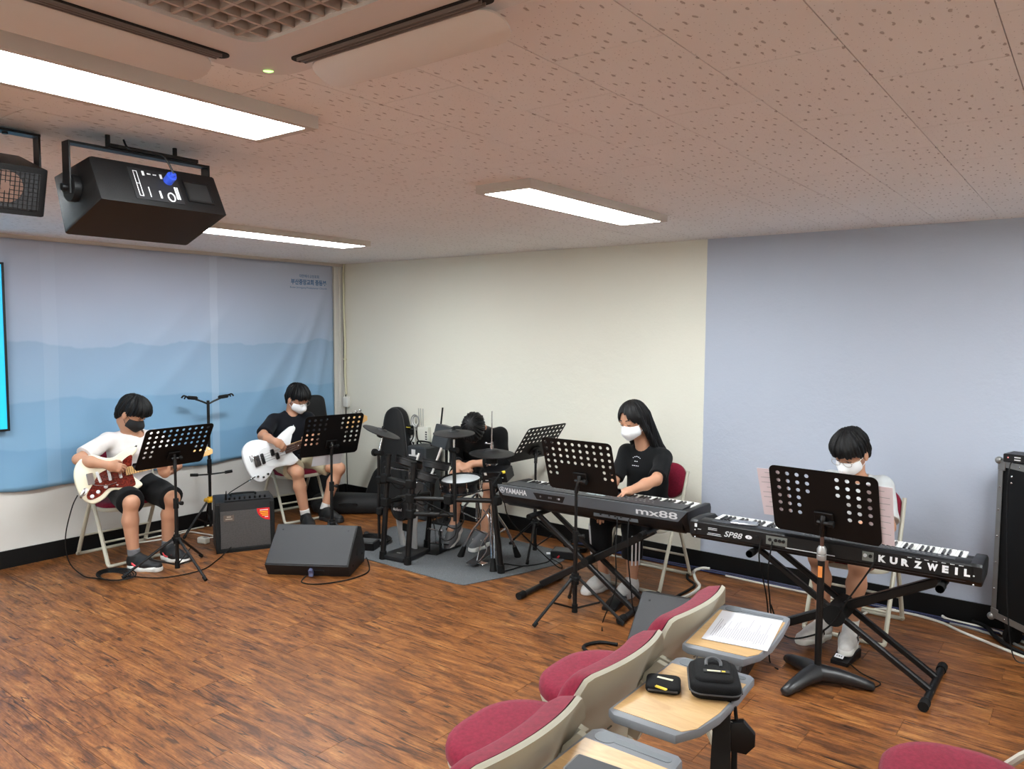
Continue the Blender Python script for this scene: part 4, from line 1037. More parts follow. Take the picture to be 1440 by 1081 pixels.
def cymbal(c, r, nrm, bell=True):
    n_ = Vector(nrm).normalized(); M = frame(K(c), n_.orthogonal(), n_.cross(n_.orthogonal()))
    o = obj('cymbal_pad', MB().lathe([(.0, -.012), (.05, -.012), (r*.9, -.010), (r, -.004), (r, .000), (r*.55, .009), (r*.28, .014), (r*.26, .022), (.02, .026), (0, .026)], M, 36), padb, kit, ang=60)
    obj('wing_nut', MB().lathe([(.012, .026), (.012, .042), (.006, .05), (0, .05)], M, 10), rubber, kit)
    obj('cymbal_sensor', MB().lathe([(.03, -.012), (.026, -.04), (.01, -.045)], M, 12), rubber, kit)
# crash on the left post
tubep('boom_pole', [(1.893, -1.285, .15), (1.893, -1.285, .80)], .011); tubep('boom_arm', [(1.893, -1.285, .80), (1.90, -1.25, .93)], .007, chrome)
obj('tilter', MB().cyl(K((1.85, -1.285, .80)), K((1.93, -1.285, .80)), .02).cyl(K((1.84, -1.285, .80)), K((1.86, -1.285, .80)), .028), rubber, kit); clamp((1.915, -1.29, .36), .03); clamp((1.915, -1.29, .60), .03)
cymbal((1.89, -1.25, .955), .148, (.27, .22, .935))
# ride in the middle
tubep('boom_pole', [(2.555, -1.165, .36), (2.535, -1.155, .86)], .0135); tubep('boom_arm', [(2.535, -1.155, .86), (2.53, -1.15, .98)], .008, chrome)
obj('tilter', MB().cyl(K((2.50, -1.155, .87)), K((2.57, -1.155, .87)), .02), rubber, kit); cymbal((2.53, -1.15, .992), .150, (.03, -.05, 1))
# tom pads
def pad(c, r, nrm, label=None, white=False):
    n_ = Vector(nrm).normalized(); M = frame(K(c), n_.orthogonal(), n_.cross(n_.orthogonal()))
    obj('tom_shell', MB().lathe([(r*.6, -.045), (r*.93, -.036), (r*.95, -.002), (r, .0), (r, .016), (r*.9, .018)], M, 32), padb, kit, ang=50)
    obj('tom_head', MB().lathe([(r*.9, .0155), (0, .017)], M, 32), mesh_h if white else mat('grey pad head', (62, 63, 65), .6), kit)
    obj('tom_rim', MB().lathe([(r*1.0, .010), (r*1.02, .016), (r*1.0, .022), (r*.93, .022), (r*.9, .016)], M, 32, False), rubber, kit, ang=60)
pad((2.035, -1.10, .728), .112, (.10, .35, .95)); pad((2.265, -1.05, .730), .108, (.02, .25, .97)); pad((2.265, -1.16, .655), .092, (.1, .35, .95), white=True)
for a_, b_ in (((2.03, -1.11, .66), (1.96, -1.29, .70)), ((2.275, -1.07, .655), (2.21, -1.28, .68)), ((2.27, -1.18, .60), (2.24, -1.27, .60))):
    tubep('tom_arm', [a_, ((a_[0]+b_[0])/2, (a_[1]+b_[1])/2, min(a_[2], b_[2])+.02), b_], .009, chrome)
for a_, b_ in (((2.11, -1.16, .60), (2.135, -1.10, .80)), ((2.30, -1.14, .66), (2.345, -1.08, .86))): tubep('tom_rod', [a_, b_], .0085, mat('pale rod', (206, 204, 200), .35))
# snare
MS = frame(K((2.455, -.99, .625)), (1, 0, 0), (0, 1, .10))
obj('snare_shell', MB().lathe([(.13, -.085), (.15, -.08), (.15, -.012), (.145, -.008)], MS, 36, False), mat('gloss black shell', (22, 22, 24), .2), kit)
obj('snare_head', MB().lathe([(.143, .0), (0, .001)], MS, 36), mesh_h, kit)
obj('snare_hoop', MB().lathe([(.150, -.012), (.158, -.012), (.160, .008), (.150, .012), (.143, .004)], MS, 36, False), rubber, kit, ang=60)
obj('snare_hoop', MB().lathe([(.150, -.085), (.156, -.085), (.156, -.07), (.150, -.07)], MS, 36, False), chrome, kit, ang=60)
for k in range(8):
    a = 2*PI*k/8+.2; lgm = MB().box((.155*math.cos(a), .155*math.sin(a), -.045), (.018, .018, .03), b=.004).cyl((.157*math.cos(a), .157*math.sin(a), -.08), (.157*math.cos(a), .157*math.sin(a), .01), .0035, seg=6)
    obj('lug', lgm, chrome, kit, MS)
tubep('snare_arm', [(2.46, -1.0, .53), (2.48, -1.1, .50), (2.50, -1.165, .51)], .011)
# sound module
MM = frame(K((2.785, -.965, .70)), (1, .16, .10), (0, 1, .3))
obj('module', MB().box((0, 0, 0), (.20, .12, .085), b=.006), kbd, kit, MM)
obj('module_print', MB().box((.05, -.0655, 0), (.06, .001, .006)).box((-.06, -.0655, .03), (.02, .001, .02)).box((-.06, -.0655, -.02), (.024, .001, .006)), lbl, kit, MM, 0)
obj('cable_plug', MB().cyl((.09, -.07, .04), (.09, -.10, .055), .008).cyl((.09, -.10, .055), (.05, -.17, .0), .006), rubber, kit, MM)
obj('plug_ring', MB().cyl((.10, -.065, .045), (.09, -.085, .05), .0105), mat('tag yellow', (226, 200, 60), .6), kit, MM)
tubep('module_arm', [(2.80, -1.0, .65), (2.83, -1.04, .62)], .012)
# kick tower and pad
obj('kick_pad', MB().lathe([(.085, -.05), (.098, -.045), (.098, .03), (.092, .042), (.078, .044), (.073, .036), (0, .038)], frame(K((1.985, -1.12, .365)), (1, 0, 0), (0, .08, 1)) @ RX(0), 36), padb, kit, ang=50)
KF = frame(K((1.985, -1.165, .362)), (1, .12, 0), (0, .06, 1))
text('lettering', 'Roland', whitep, KF @ T(-.012, -.002, .0035), .078, .022, kit, bold=.001)
tw = MB()
for s in (-1, 1): tw.tube(spl([K((1.985+s*.10, -1.09, .36)), K((1.985+s*.075, -1.08, .2)), K((1.985+s*.06, -1.06, .05))], 5), .017, 8, sq=((0, 1, 0), 1.8))
obj('kick_tower', tw, mat('silver tower', (172, 172, 172), .35, metal=.3), kit)
obj('kick_strut', MB().box(K((1.985, -1.075, .2)), (.10, .02, .06), b=.006).box(K((1.985, -1.07, .29)), (.13, .03, .05), b=.006), rubber, kit)
kb = MB(); kb.prism([(-.10, -.21), (.10, -.21), (.12, -.12), (.10, .11), (-.10, .11), (-.12, -.12)], .0, .035, T(*K((2.04, -1.10, .008))) @ RZ(.12), b=.008); obj('kick_base', kb, padb, kit)
pk_ = MB()
for q_, (x_, w_) in enumerate(((-.02, .012), (-.004, .010), (.012, .014), (-.012, .03), (.006, .02))): pk_.box((x_, .006 if q_ < 3 else -.005, 0), (w_*.8, .004, .0008))
obj('print', pk_, lbl, kit, T(*K((2.04, -1.215, .0445))) @ RZ(.12), 0)['kind'] = 'stuff'
bp = thing('bass_drum_pedal', 'black bass drum pedal behind the kick pad', 'pedal', (2.15, -.865, .007), math.radians(10))
obj('base_plate', MB().box((0, 0, .006), (.10, .30, .010), b=.003), rackm, bp)
obj('foot_board', MB().box((0, .02, .045), (.085, .26, .008), RX(math.radians(-14)), b=.003), rackm, bp)
for s in (-1, 1): obj('upright', MB().box((s*.05, -.10, .10), (.012, .02, .19), b=.003), rackm, bp)
obj('axle', MB().cyl((-.06, -.10, .185), (.07, -.10, .185), .007).cyl((.05, -.10, .185), (.075, -.10, .185), .012), chrome, bp)
obj('beater', MB().cyl((0, -.10, .185), (-.01, -.13, .34), .004).sph((-.01, -.135, .345), .022), rackm, bp)
obj('chain', MB().cyl((0, -.095, .18), (0, -.08, .07), .006), chrome, bp)
obj('spring', MB().cyl((.07, -.09, .04), (.07, -.1, .18), .007), chrome, bp)
obj('stabiliser', MB().cyl((.06, .0, .012), (.08, .16, .012), .006), rackm, bp)
# hi-hat stand
hh = thing('hi_hat_stand', 'chrome hi-hat stand with grey rubber cymbals at the right of the kit', 'cymbal stand', (2.645, -.86, .006))
def H(p): return (p[0]-2.645, p[1]+.86, p[2]-.006)
obj('tube', MB().cyl((0, 0, .06), (0, 0, .70), .0125).cyl((0, 0, .66), (0, 0, .72), .017), chrome, hh)
obj('rod', MB().cyl((0, 0, .70), (0, 0, 1.13), .0045), chrome, hh)
hat = [(.0, -.004), (.05, -.004), (.155, -.009), (.168, -.004), (.168, .0), (.10, .010), (.06, .018), (.05, .03), (.015, .034), (0, .034)]
obj('hi_hat_pad', MB().lathe(hat, T(0, 0, .815) @ RX(.03) @ RY(.04), 36), padb, hh, ang=60)
obj('hi_hat_sensor', MB().lathe([(.03, -.07), (.045, -.065), (.045, -.01), (.03, -.005)], T(0, 0, .81), 16), rubber, hh)
obj('seat_cup', MB().cyl((0, 0, .72), (0, 0, .75), .038).cyl((0, 0, .735), (0, 0, .742), .046), chrome, hh)
obj('drop_clutch', MB().cyl((0, 0, .845), (0, 0, .875), .014).cyl((0, 0, .875), (0, 0, .90), .010).cyl((-.04, -.01, .885), (0, 0, .885), .006).sph((-.045, -.01, .887), (.014, .006, .01)), chrome, hh)
for p in ((2.375, -.90), (2.725, -.635), (2.80, -1.03)):
    d = Vector(H((p[0], p[1], 0))); d.z = 0
    for q in (-1, 1):
        n_ = Vector((-d.y, d.x, 0)).normalized()*.011*q
        obj('leg', MB().tube([d*.06+n_+Vector((0, 0, .40)), d*.55+n_+Vector((0, 0, .235)), d*.97+n_+Vector((0, 0, .035))], .007, 6, sq=((0, 0, 1), .6)), chrome, hh)
    obj('strut', MB().cyl(d*.05+Vector((0, 0, .19)), d*.55+Vector((0, 0, .235)), .0065, seg=6), chrome, hh)
    obj('foot_cap', MB().cyl(d*.86+Vector((0, 0, .085)), d*1.0+Vector((0, 0, .0)), .016, .027), rubber, hh)
obj('leg_collar', MB().cyl((0, 0, .37), (0, 0, .43), .022).cyl((0, 0, .17), (0, 0, .21), .02), chrome, hh)
pf_ = MB()
pf_.tube(spl([(-.03, -.06, .40), (.02, -.065, .36), (.03, -.07, .25), (0, -.09, .18), (-.03, -.1, .12), (-.01, -.16, .02)], 5), .0045, 6)
pf_.tube(spl([(.03, -.06, .36), (.045, -.065, .26), (.01, -.09, .18), (.035, -.1, .11), (-.01, -.16, .02)], 5), .0045, 6)
obj('frame_wire', pf_, chrome, hh)
obj('foot_board', MB().box((-.03, -.07, .055), (.085, .28, .008), RX(math.radians(12)), b=.003), mat('dark pedal', (60, 60, 62), .4, metal=.5), hh)
obj('base_plate', MB().box((-.04, -.09, .006), (.11, .07, .008), b=.003), chrome, hh)
# throne
th = thing('drum_throne', 'round black drum throne on chrome legs under the drummer', 'stool', (2.03, -.29, .006))
obj('seat', MB().lathe([(.0, .40), (.15, .40), (.165, .42), (.165, .455), (.15, .475), (0, .485)], None, 28), mat('black vinyl', (22, 22, 24), .5), th, ang=60)
obj('post', MB().cyl((0, 0, .10), (0, 0, .41), .014), chrome, th)
for a in (200, 320, 80):
    a = math.radians(a); d = Vector((math.cos(a), math.sin(a), 0))
    obj('leg', MB().tube(spl([d*.015+Vector((0, 0, .33)), d*.13+Vector((0, 0, .20)), d*.26+Vector((0, 0, .02))], 4), .009, 6), chrome, th)
    obj('strut', MB().cyl(d*.01+Vector((0, 0, .12)), d*.15+Vector((0, 0, .17)), .006, seg=6), chrome, th)
    obj('foot_cap', MB().cyl(d*.24+Vector((0, 0, .035)), d*.27, .014, .02), rubber, th)
# cables of the kit
for pts in ([(2.25, -1.29, .47), (2.35, -1.24, .42), (2.45, -1.18, .33), (2.55, -1.15, .30), (2.60, -1.12, .37), (2.55, -1.1, .47)], [(2.5, -1.16, .45), (2.45, -1.18, .33), (2.43, -1.2, .25), (2.5, -1.2, .215), (2.56, -1.17, .26), (2.55, -1.15, .36)],
            [(2.3, -1.25, .49), (2.42, -1.22, .45), (2.52, -1.18, .40), (2.5, -1.19, .33), (2.42, -1.21, .36), (2.48, -1.2, .45)], [(1.97, -1.28, .42), (2.03, -1.25, .40), (2.12, -1.25, .45), (2.2, -1.27, .52), (2.24, -1.27, .58)],
            [(2.25, -1.2, .55), (2.22, -1.23, .48), (2.30, -1.22, .45), (2.33, -1.18, .52), (2.28, -1.17, .58)], [(2.8, -1.0, .6), (2.7, -1.08, .58), (2.56, -1.12, .52), (2.48, -1.15, .47)], [(1.98, -1.3, .66), (2.05, -1.27, .56), (2.15, -1.27, .57), (2.18, -1.29, .66)]):
    obj('cable', MB().tube(spl([K(p) for p in pts], 6), .0045, 6), rubber, kit)

# ---------------------------------------------------------------- things along the corner and the back wall
bagm = mat('black padded nylon', (9, 10, 12), .75, bump=.3, bscale=250, sheen=.03)
def gig(label, M, L, W_, thick, name='gig_bag'):
    t = thing(name, label, 'bag'); t.matrix_world = M
    P = spl([(0, -W_*.25), (L*.03, -W_*.44), (L*.12, -W_*.5), (L*.35, -W_*.5), (L*.55, -W_*.30), (L*.9, -W_*.2), (L*.98, -W_*.14), (L, 0), (L*.98, W_*.14), (L*.9, W_*.2), (L*.55, W_*.30), (L*.35, W_*.5), (L*.12, W_*.5), (L*.03, W_*.44), (0, W_*.25)], 3)
    return t, P
t = thing('gig_bag', 'black round topped bass bag standing upright left of the drums', 'bag', (.905, -.135, .0)); t.rotation_euler = (math.radians(-4), math.radians(-3), math.radians(10))
P = [(p.x, p.y) for p in spl([(-.16, .02), (-.175, .2), (-.16, .55), (-.13, .80), (-.10, .93), (-.04, .985), (.04, .985), (.10, .93), (.13, .80), (.16, .55), (.175, .2), (.16, .02)], 4)]
YUP = Matrix(((1, 0, 0, 0), (0, 0, -1, 0), (0, 1, 0, 0), (0, 0, 0, 1)))
b = MB(); b.prism(P, -.07, .07, YUP, b=.045); obj('body', b, bagm, t, ang=70)
obj('zip', MB().tube([(p[0]*.96, -.045, p[1]*.985+.003) for p in P], .004, 6), mat('zip grey', (60, 60, 62), .5), t)
obj('pocket', MB().box((0, -.07, .30), (.22, .03, .36), b=.012), bagm, t)
t = thing('gig_bag', 'black bag lying flat on the floor in the corner', 'bag', (.57, -.45, 0), math.radians(36))
b = MB(); b.prism([(p.x, p.y) for p in spl([(-.32, -.12), (-.12, -.16), (.16, -.14), (.34, -.10), (.35, .08), (.16, .13), (-.12, .15), (-.32, .12)], 4, True)], 0, .17, None, b=.07); obj('body', b, bagm, t, ang=70)
obj('handle', MB().tube(spl([(-.05, -.15, .10), (0, -.18, .12), (.08, -.18, .12), (.12, -.14, .10)], 4), .009, 6), bagm, t)
obj('print', MB().box((-.14, -.12, .142), (.06, .002, .02), RX(-.9)), mat('yellow print', (190, 200, 60), .6), t, None, 0)
t = thing('gig_bag', 'black padded bag top standing in the corner behind the bass player', 'bag', (.15, -.42, 0)); t.rotation_euler = (0, math.radians(-5), math.radians(62))
b = MB(); b.prism([(p.x, p.y) for p in spl([(-.17, .02), (-.17, .4), (-.135, .8), (-.125, 1.0), (-.11, 1.06), (-.06, 1.085), (.06, 1.085), (.11, 1.06), (.125, 1.0), (.135, .8), (.17, .4), (.17, .02)], 4)], -.055, .055, YUP, b=.035); obj('body', b, bagm, t, ang=70)
obj('pocket', MB().box((0, -.055, .35), (.22, .02, .4), b=.008), bagm, t)
# dark slope of a bag leaning on the wall between the corner and the drums
t = thing('gig_bag', 'soft black bag slumped against the wall beside the upright bass bag', 'bag', (.60, -.09, 0), math.radians(0))
b = MB(); b.prism([(p.x, p.y) for p in spl([(-.17, .0), (-.10, .18), (-.02, .33), (.04, .39), (.08, .42), (.12, .40), (.13, .0)], 4)], -.05, .07, YUP, b=.03); obj('body', b, bagm, t, ang=70)
sub = thing('bass_cabinet', 'dark grey speaker cabinet behind the drums by the wall', 'speaker', (1.285, -.155, 0))
obj('cabinet', MB().box((0, 0, .335), (.23, .22, .67), b=.012), mat('dark grey tolex', (44, 48, 52), .55, bump=.3, bscale=300), sub)
obj('grille', MB().box((0, -.112, .30), (.19, .006, .50), b=.002), clothm, sub)
obj('logo_print', MB().box((-.03, -.112, .615), (.045, .004, .05)).box((-.045, -.112, .585), (.085, .004, .012)).box((.02, -.112, .585), (.04, .004, .02)), lbl, sub, None, 0)
obj('handle', MB().tube(spl([(-.09, 0, .672), (-.07, 0, .70), (.07, 0, .70), (.09, 0, .672)], 4), .009, 8), rubber, sub)
rt = thing('router', 'white router box with thin aerials on the wall behind the drums', 'router', (1.16, -.028, .735))
obj('body', MB().box((0, 0, 0), (.135, .05, .17), b=.006), mat('router white', (216, 216, 206), .5), rt)
for x in (-.05, -.028, .0): obj('aerial', MB().tube([(x, -.01, .08), (x-.006+.2*(x+.03), -.015, .255)], .004, 6), mat('aerial grey', (178, 178, 172), .5), rt)
vs_ = MB()
for k in range(5): vs_.box((.05, -.0265, -.05+k*.022), (.022, .002, .012))
obj('port', vs_, mat('port dark', (50, 50, 50), .6), rt, None, 0)
ps = thing('power_strip', 'vertical power strip with a red switch on the wall by the upright bag', 'power strip', (1.03, -.03, .66), 0)
obj('body', MB().box((0, 0, 0), (.055, .04, .34), b=.006), mat('outlet white', (222, 222, 218), .5), ps)
obj('switch', MB().box((-.0, -.0215, -.05), (.03, .006, .045), b=.002), mat('red switch', (206, 62, 44), .4), ps)
obj('switch_frame', MB().box((0, -.0205, -.055), (.044, .003, .12)), rubber, ps, None, 0)
obj('plug', MB().box((.0, -.035, .10), (.05, .04, .05), b=.008).box((0, -.05, .15), (.06, .05, .03), b=.008), rubber, ps)
obj('plug_ring', MB().box((0, -.076, .15), (.055, .002, .006)), mat('tag yellow', (226, 200, 60), .6), ps, None, 0)
cc = thing('cable_coil', 'grey and white cable coil hung on the wall above the power strip', 'cable', (1.075, -.045, .87))
for k in range(4): obj('loop', MB().tube([((.032+.006*k)*math.cos(a), -.006*k, (.04+.006*k)*math.sin(a)) for a in np.linspace(0, 2*PI, 21)[:-1]], .005, 6, True), mat('cable grey', (140, 140, 138), .5) if k % 2 else mat('outlet white', (222, 222, 218), .5), cc)
for k, (pts, m_) in enumerate(((((1.06, -.07, .80), (1.08, -.09, .72), (1.02, -.10, .62), (1.06, -.12, .52)), rubber), (((1.09, -.06, .78), (1.14, -.09, .70), (1.22, -.08, .65), (1.28, -.07, .645)), rubber), (((1.03, -.08, .70), (1.10, -.10, .60), (1.09, -.1, .5), (1.02, -.1, .55)), mat('cable grey', (140, 140, 138), .5)))):
    obj('cable', MB().tube(spl([(p[0]-1.075, p[1]+.045, p[2]-.87) for p in pts], 6), .0055, 6), m_, cc)
mo = thing('monitor_speaker', 'small dark tilted speaker box left of the bowed drummer', 'speaker', (1.60, -.22, .665), math.radians(8))
obj('cabinet', MB().box((0, 0, .115), (.17, .14, .20), RX(math.radians(-10)) @ RY(math.radians(10)), b=.008), mat('dark grey tolex', (44, 48, 52), .55, bump=.3, bscale=300), mo)
obj('aerial', MB().tube([(-.075, .04, .20), (-.06, .05, .37)], .008, 6), rubber, mo)
obj('stand_pole', MB().cyl((0, .02, -.66), (0, .02, .04), .014), rubber, mo)
obj('stand_base', MB().box((0, .02, -.65), (.22, .2, .02), b=.004), rubber, mo)

# ---------------------------------------------------------------- boxes, pedals and cables on the floor
ib = thing('stage_box', 'small black box with white and red plugs on the floor below the left keyboard', 'device', (3.0, -.40, 0), math.radians(20))
obj('body', MB().box((0, 0, .03), (.20, .14, .055), b=.005), kbd, ib)
obj('face', MB().box((0, -.0, .0585), (.17, .11, .002)), mat('brushed face', (78, 80, 84), .35, metal=.5), ib, None, 0)
obj('plug', MB().cyl((-.1, -.04, .03), (-.135, -.05, .03), .008), whitep, ib); obj('plug', MB().cyl((-.03, -.072, .025), (-.035, -.10, .022), .007), mat('red plug', (190, 40, 50), .5), ib)
cp = thing('cable_coil', 'coiled black cable lying on the floor by the stage box', 'cable', (2.98, -.20, 0))
for k in range(4): obj('loop', MB().tube([((.075+.008*k)*math.cos(a), (.07+.006*k)*math.sin(a), .008+.012*k+.03*max(0, math.sin(a))*k/3) for a in np.linspace(0, 2*PI, 25)[:-1]], .006, 6, True), rubber, cp)
sb = thing('stage_box', 'small black box beside the floor monitor and the drum rug', 'device', (1.625, -1.20, 0), math.radians(25))
obj('body', MB().box((0, 0, .035), (.22, .14, .066), b=.005), kbd, sb)
obj('face', MB().box((0, 0, .069), (.19, .11, .002)), mat('brushed face', (78, 80, 84), .35, metal=.5), sb, None, 0)
cp = thing('cable_coil', 'coiled black cable on the floor beside the floor monitor', 'cable', (1.56, -1.02, 0))
for k in range(4): obj('loop', MB().tube([((.115+.01*k)*math.cos(a), (.09+.008*k)*math.sin(a), .008+.009*k) for a in np.linspace(0, 2*PI, 25)[:-1]], .006, 6, True), rubber, cp)
mic = thing('microphone', 'black microphone lying on the floor behind the floor monitor', 'microphone', (1.47, -.93, .02), math.radians(15))
obj('handle', MB().cyl((-.08, 0, 0), (.09, 0, 0), .016, .019), rubber, mic); obj('head', MB().sph((-.09, 0, .004), .024), grm, mic)
for nm, lab, loc, rz in (('sustain_pedal', 'black sustain pedal under the shoes of the long haired girl', (3.83, -1.10, 0), .1), ('sustain_pedal', 'black sustain pedal with a white label under the shoes of the right keyboard boy', (5.19, -1.03, 0), -.12)):
    t = thing(nm, lab, 'pedal', loc, rz)
    b = MB(); b.prism([(-.10, 0), (.09, 0), (.09, .02), (-.02, .045), (-.10, .045)], -.045, .045, frame((0, 0, 0), (0, -1, 0), (0, 0, 1)), b=.005); obj('body', b, kbd, t)
    obj('treadle', MB().box((0, .11, .034), (.05, .09, .006), RX(.1), b=.002), chrome, t)
    if 'label' in lab:
        obj('label_print', MB().box((-.01, -.058, .0365), (.045, .03, .001), RX(math.radians(20))), whitep, t, None, 0)
        text('lettering', 'cas', kbd, T(-.01, -.058, .0375) @ RX(math.radians(20)), .03, .01, t)
def cable(label, pts, r, m, name='cable', n=8): return tag(obj(name, MB().tube(spl(pts, n), r, 6), m), label, 'cable')
Zf = .0075
wcm = mat('white cable', (212, 210, 200), .5); bcm = mat('dark blue cable', (34, 42, 84), .5); gcm = mat('cable grey', (140, 140, 138), .5)
cp = thing('cable_coil', 'loose black guitar lead coiled on the floor before the boy in the white shirt', 'cable', (.80, -2.76, 0))
for k in range(5): obj('loop', MB().tube([(.03*k*.4+(.12+.012*k)*math.cos(a+k), (.07+.01*k)*math.sin(a+k), .008+.006*k) for a in np.linspace(0, 2*PI, 27)[:-1]], .0042, 6, True), rubber, cp)
obj('tail', MB().tube(spl([(.1, .06, .012), (.3, .2, .006), (.35, .45, .006), (.22, .66, .006), (.12, .8, .02), (.10, .92, .08)], 8), .0042, 6), rubber, cp)
cable('white power lead curling from the wall to the small white adapter by the amplifier', [(.06, -2.35, Zf), (.16, -2.05, Zf), (.10, -1.82, Zf), (.26, -1.76, Zf), (.38, -1.74, Zf), (.44, -1.78, .012), (.42, -1.86, .012), (.47, -1.89, .015)], .006, wcm)
cable('second white lead running along the black skirting behind the amplifier', [(.05, -2.2, Zf), (.05, -1.7, Zf), (.06, -1.2, Zf), (.05, -.8, Zf)], .006, wcm)
t = thing('power_adapter', 'small white adapter block on the floor beside the amplifier', 'adapter', (.505, -1.90, 0), .3)
obj('body', MB().box((0, 0, .025), (.09, .055, .05), b=.008), wcm, t); obj('outlet_face', MB().cyl((.02, 0, .05), (.02, 0, .053), .018), gcm, t)
for k, y in enumerate((-.035, -.05, -.064, -.078)):
    cable(('dark blue cable bundle line along the right skirting, closest to the wall', 'dark blue cable line along the right skirting, second from the wall', 'dark blue cable line along the right skirting, third from the wall', 'dark blue cable line along the right skirting, outermost')[k], [(2.9, y, .008+.012*(k % 2)), (3.6, y-.006, .008), (4.3, y+.004, .012), (5.0, y-.004, .008), (5.55, y-.02, .01), (6.3, y-.08, .008)], .0065, bcm if k != 2 else rubber)
cable('white lead bending out from the right skirting to the farthest lecture chair', [(4.02, -.055, .025), (3.96, -.07, .02), (3.935, -.14, Zf), (4.02, -.30, Zf), (4.10, -.42, Zf), (4.12, -.6, Zf), (4.08, -.8, Zf)], .011, wcm)
cable('thick black lead beside the white lead bending towards the lecture chairs', [(3.99, -.05, .03), (3.92, -.08, .01), (3.90, -.16, .009), (3.97, -.32, .009), (4.07, -.44, .009), (4.06, -.8, .009)], .009, rubber)
cable('white lead lying along the black skirting behind the right keyboard', [(4.15, -.085, Zf), (4.6, -.095, Zf), (5.0, -.085, Zf), (5.25, -.075, Zf)], .007, wcm)
cable('long white lead crossing the floor to the lower right of the flight case', [(5.10, -.30, Zf), (5.16, -.12, Zf), (5.32, -.09, Zf), (5.5, -.13, Zf), (5.62, -.22, Zf), (5.78, -.32, Zf), (5.95, -.42, Zf), (6.2, -.55, Zf)], .008, wcm)
cable('short thick white lead stub at the foot of the flight case', [(5.50, -.055, .022), (5.54, -.075, .016), (5.66, -.085, .014), (5.78, -.10, .012), (5.95, -.2, .01)], .009, wcm)
cable('grey lead under the flight case', [(5.55, -.12, .009), (5.7, -.14, .009), (5.85, -.22, .009), (6.05, -.36, .009), (6.3, -.5, .009)], .008, gcm)
cable('black cable bundle sliding off the corner of the flight case', [(5.66, -.06, .03), (5.74, -.12, .03), (5.80, -.24, .02), (5.90, -.35, .012), (6.1, -.44, .01), (6.3, -.52, .01)], .012, rubber)
cable('thin black lead from the left keyboard to the stage box', [(3.02, -1.19, .57), (3.03, -1.1, .4), (3.15, -.75, .05), (3.1, -.6, .008), (2.95, -.52, .008)], .004, rubber)
cable('black lead looping across the floor from the rug to the stage box', [(2.95, -.5, .02), (2.98, -.62, .008), (2.9, -.80, .008), (2.75, -.86, .010), (2.86, -1.0, .012), (2.90, -.8, .010)], .005, rubber)
cable('thin black leads hanging from the left keyboard behind the floor monitor', [(3.98, -1.205, .60), (4.0, -1.25, .45), (4.01, -1.22, .2), (4.02, -1.15, .008), (4.1, -.9, .008)], .004, rubber)
cable('second thin black lead hanging from the left keyboard', [(3.90, -1.20, .60), (3.93, -1.27, .42), (3.95, -1.3, .2), (3.9, -1.35, .008), (3.98, -1.5, .008)], .004, rubber)
cable('black lead dropping from the left jacks of the right keyboard to the floor', [(4.83, -1.345, .655), (4.83, -1.36, .55), (4.85, -1.3, .36), (4.86, -1.28, .22), (4.88, -1.3, .008), (4.95, -1.38, .008)], .004, rubber)
cable('second black lead dropping from the right keyboard and knotted to the first', [(4.89, -1.345, .655), (4.88, -1.37, .5), (4.87, -1.30, .34), (4.87, -1.27, .2), (4.84, -1.25, .008), (4.8, -1.2, .008)], .004, rubber)
cable('black lead running from the right jacks of the right keyboard to the stand pole', [(5.385, -1.35, .66), (5.36, -1.36, .60), (5.26, -1.35, .42), (5.20, -1.33, .30), (5.1, -1.3, .2), (4.95, -1.28, .15), (4.87, -1.28, .3)], .0045, rubber)
cable('thin black pedal lead across the floor behind the flat based music stand', [(5.22, -1.10, .02), (5.30, -1.16, .006), (5.40, -1.22, .006), (5.38, -1.30, .006), (5.32, -1.34, .006), (5.1, -1.36, .006)], .0035, rubber)
cable('black lead on the floor below the floor monitor by the amplifier', [(1.90, -1.97, .03), (1.93, -2.03, .006), (2.05, -1.98, .006), (2.13, -1.80, .006), (2.12, -1.62, .006), (2.02, -1.50, .006), (1.9, -1.42, .03)], .0045, rubber)
cable('thick black cable lying on the floor left of the farthest lecture chair', [(4.15, -1.62, .01), (4.05, -1.66, .01), (4.03, -1.78, .01), (4.25, -1.86, .01), (4.5, -1.95, .01)], .010, rubber)
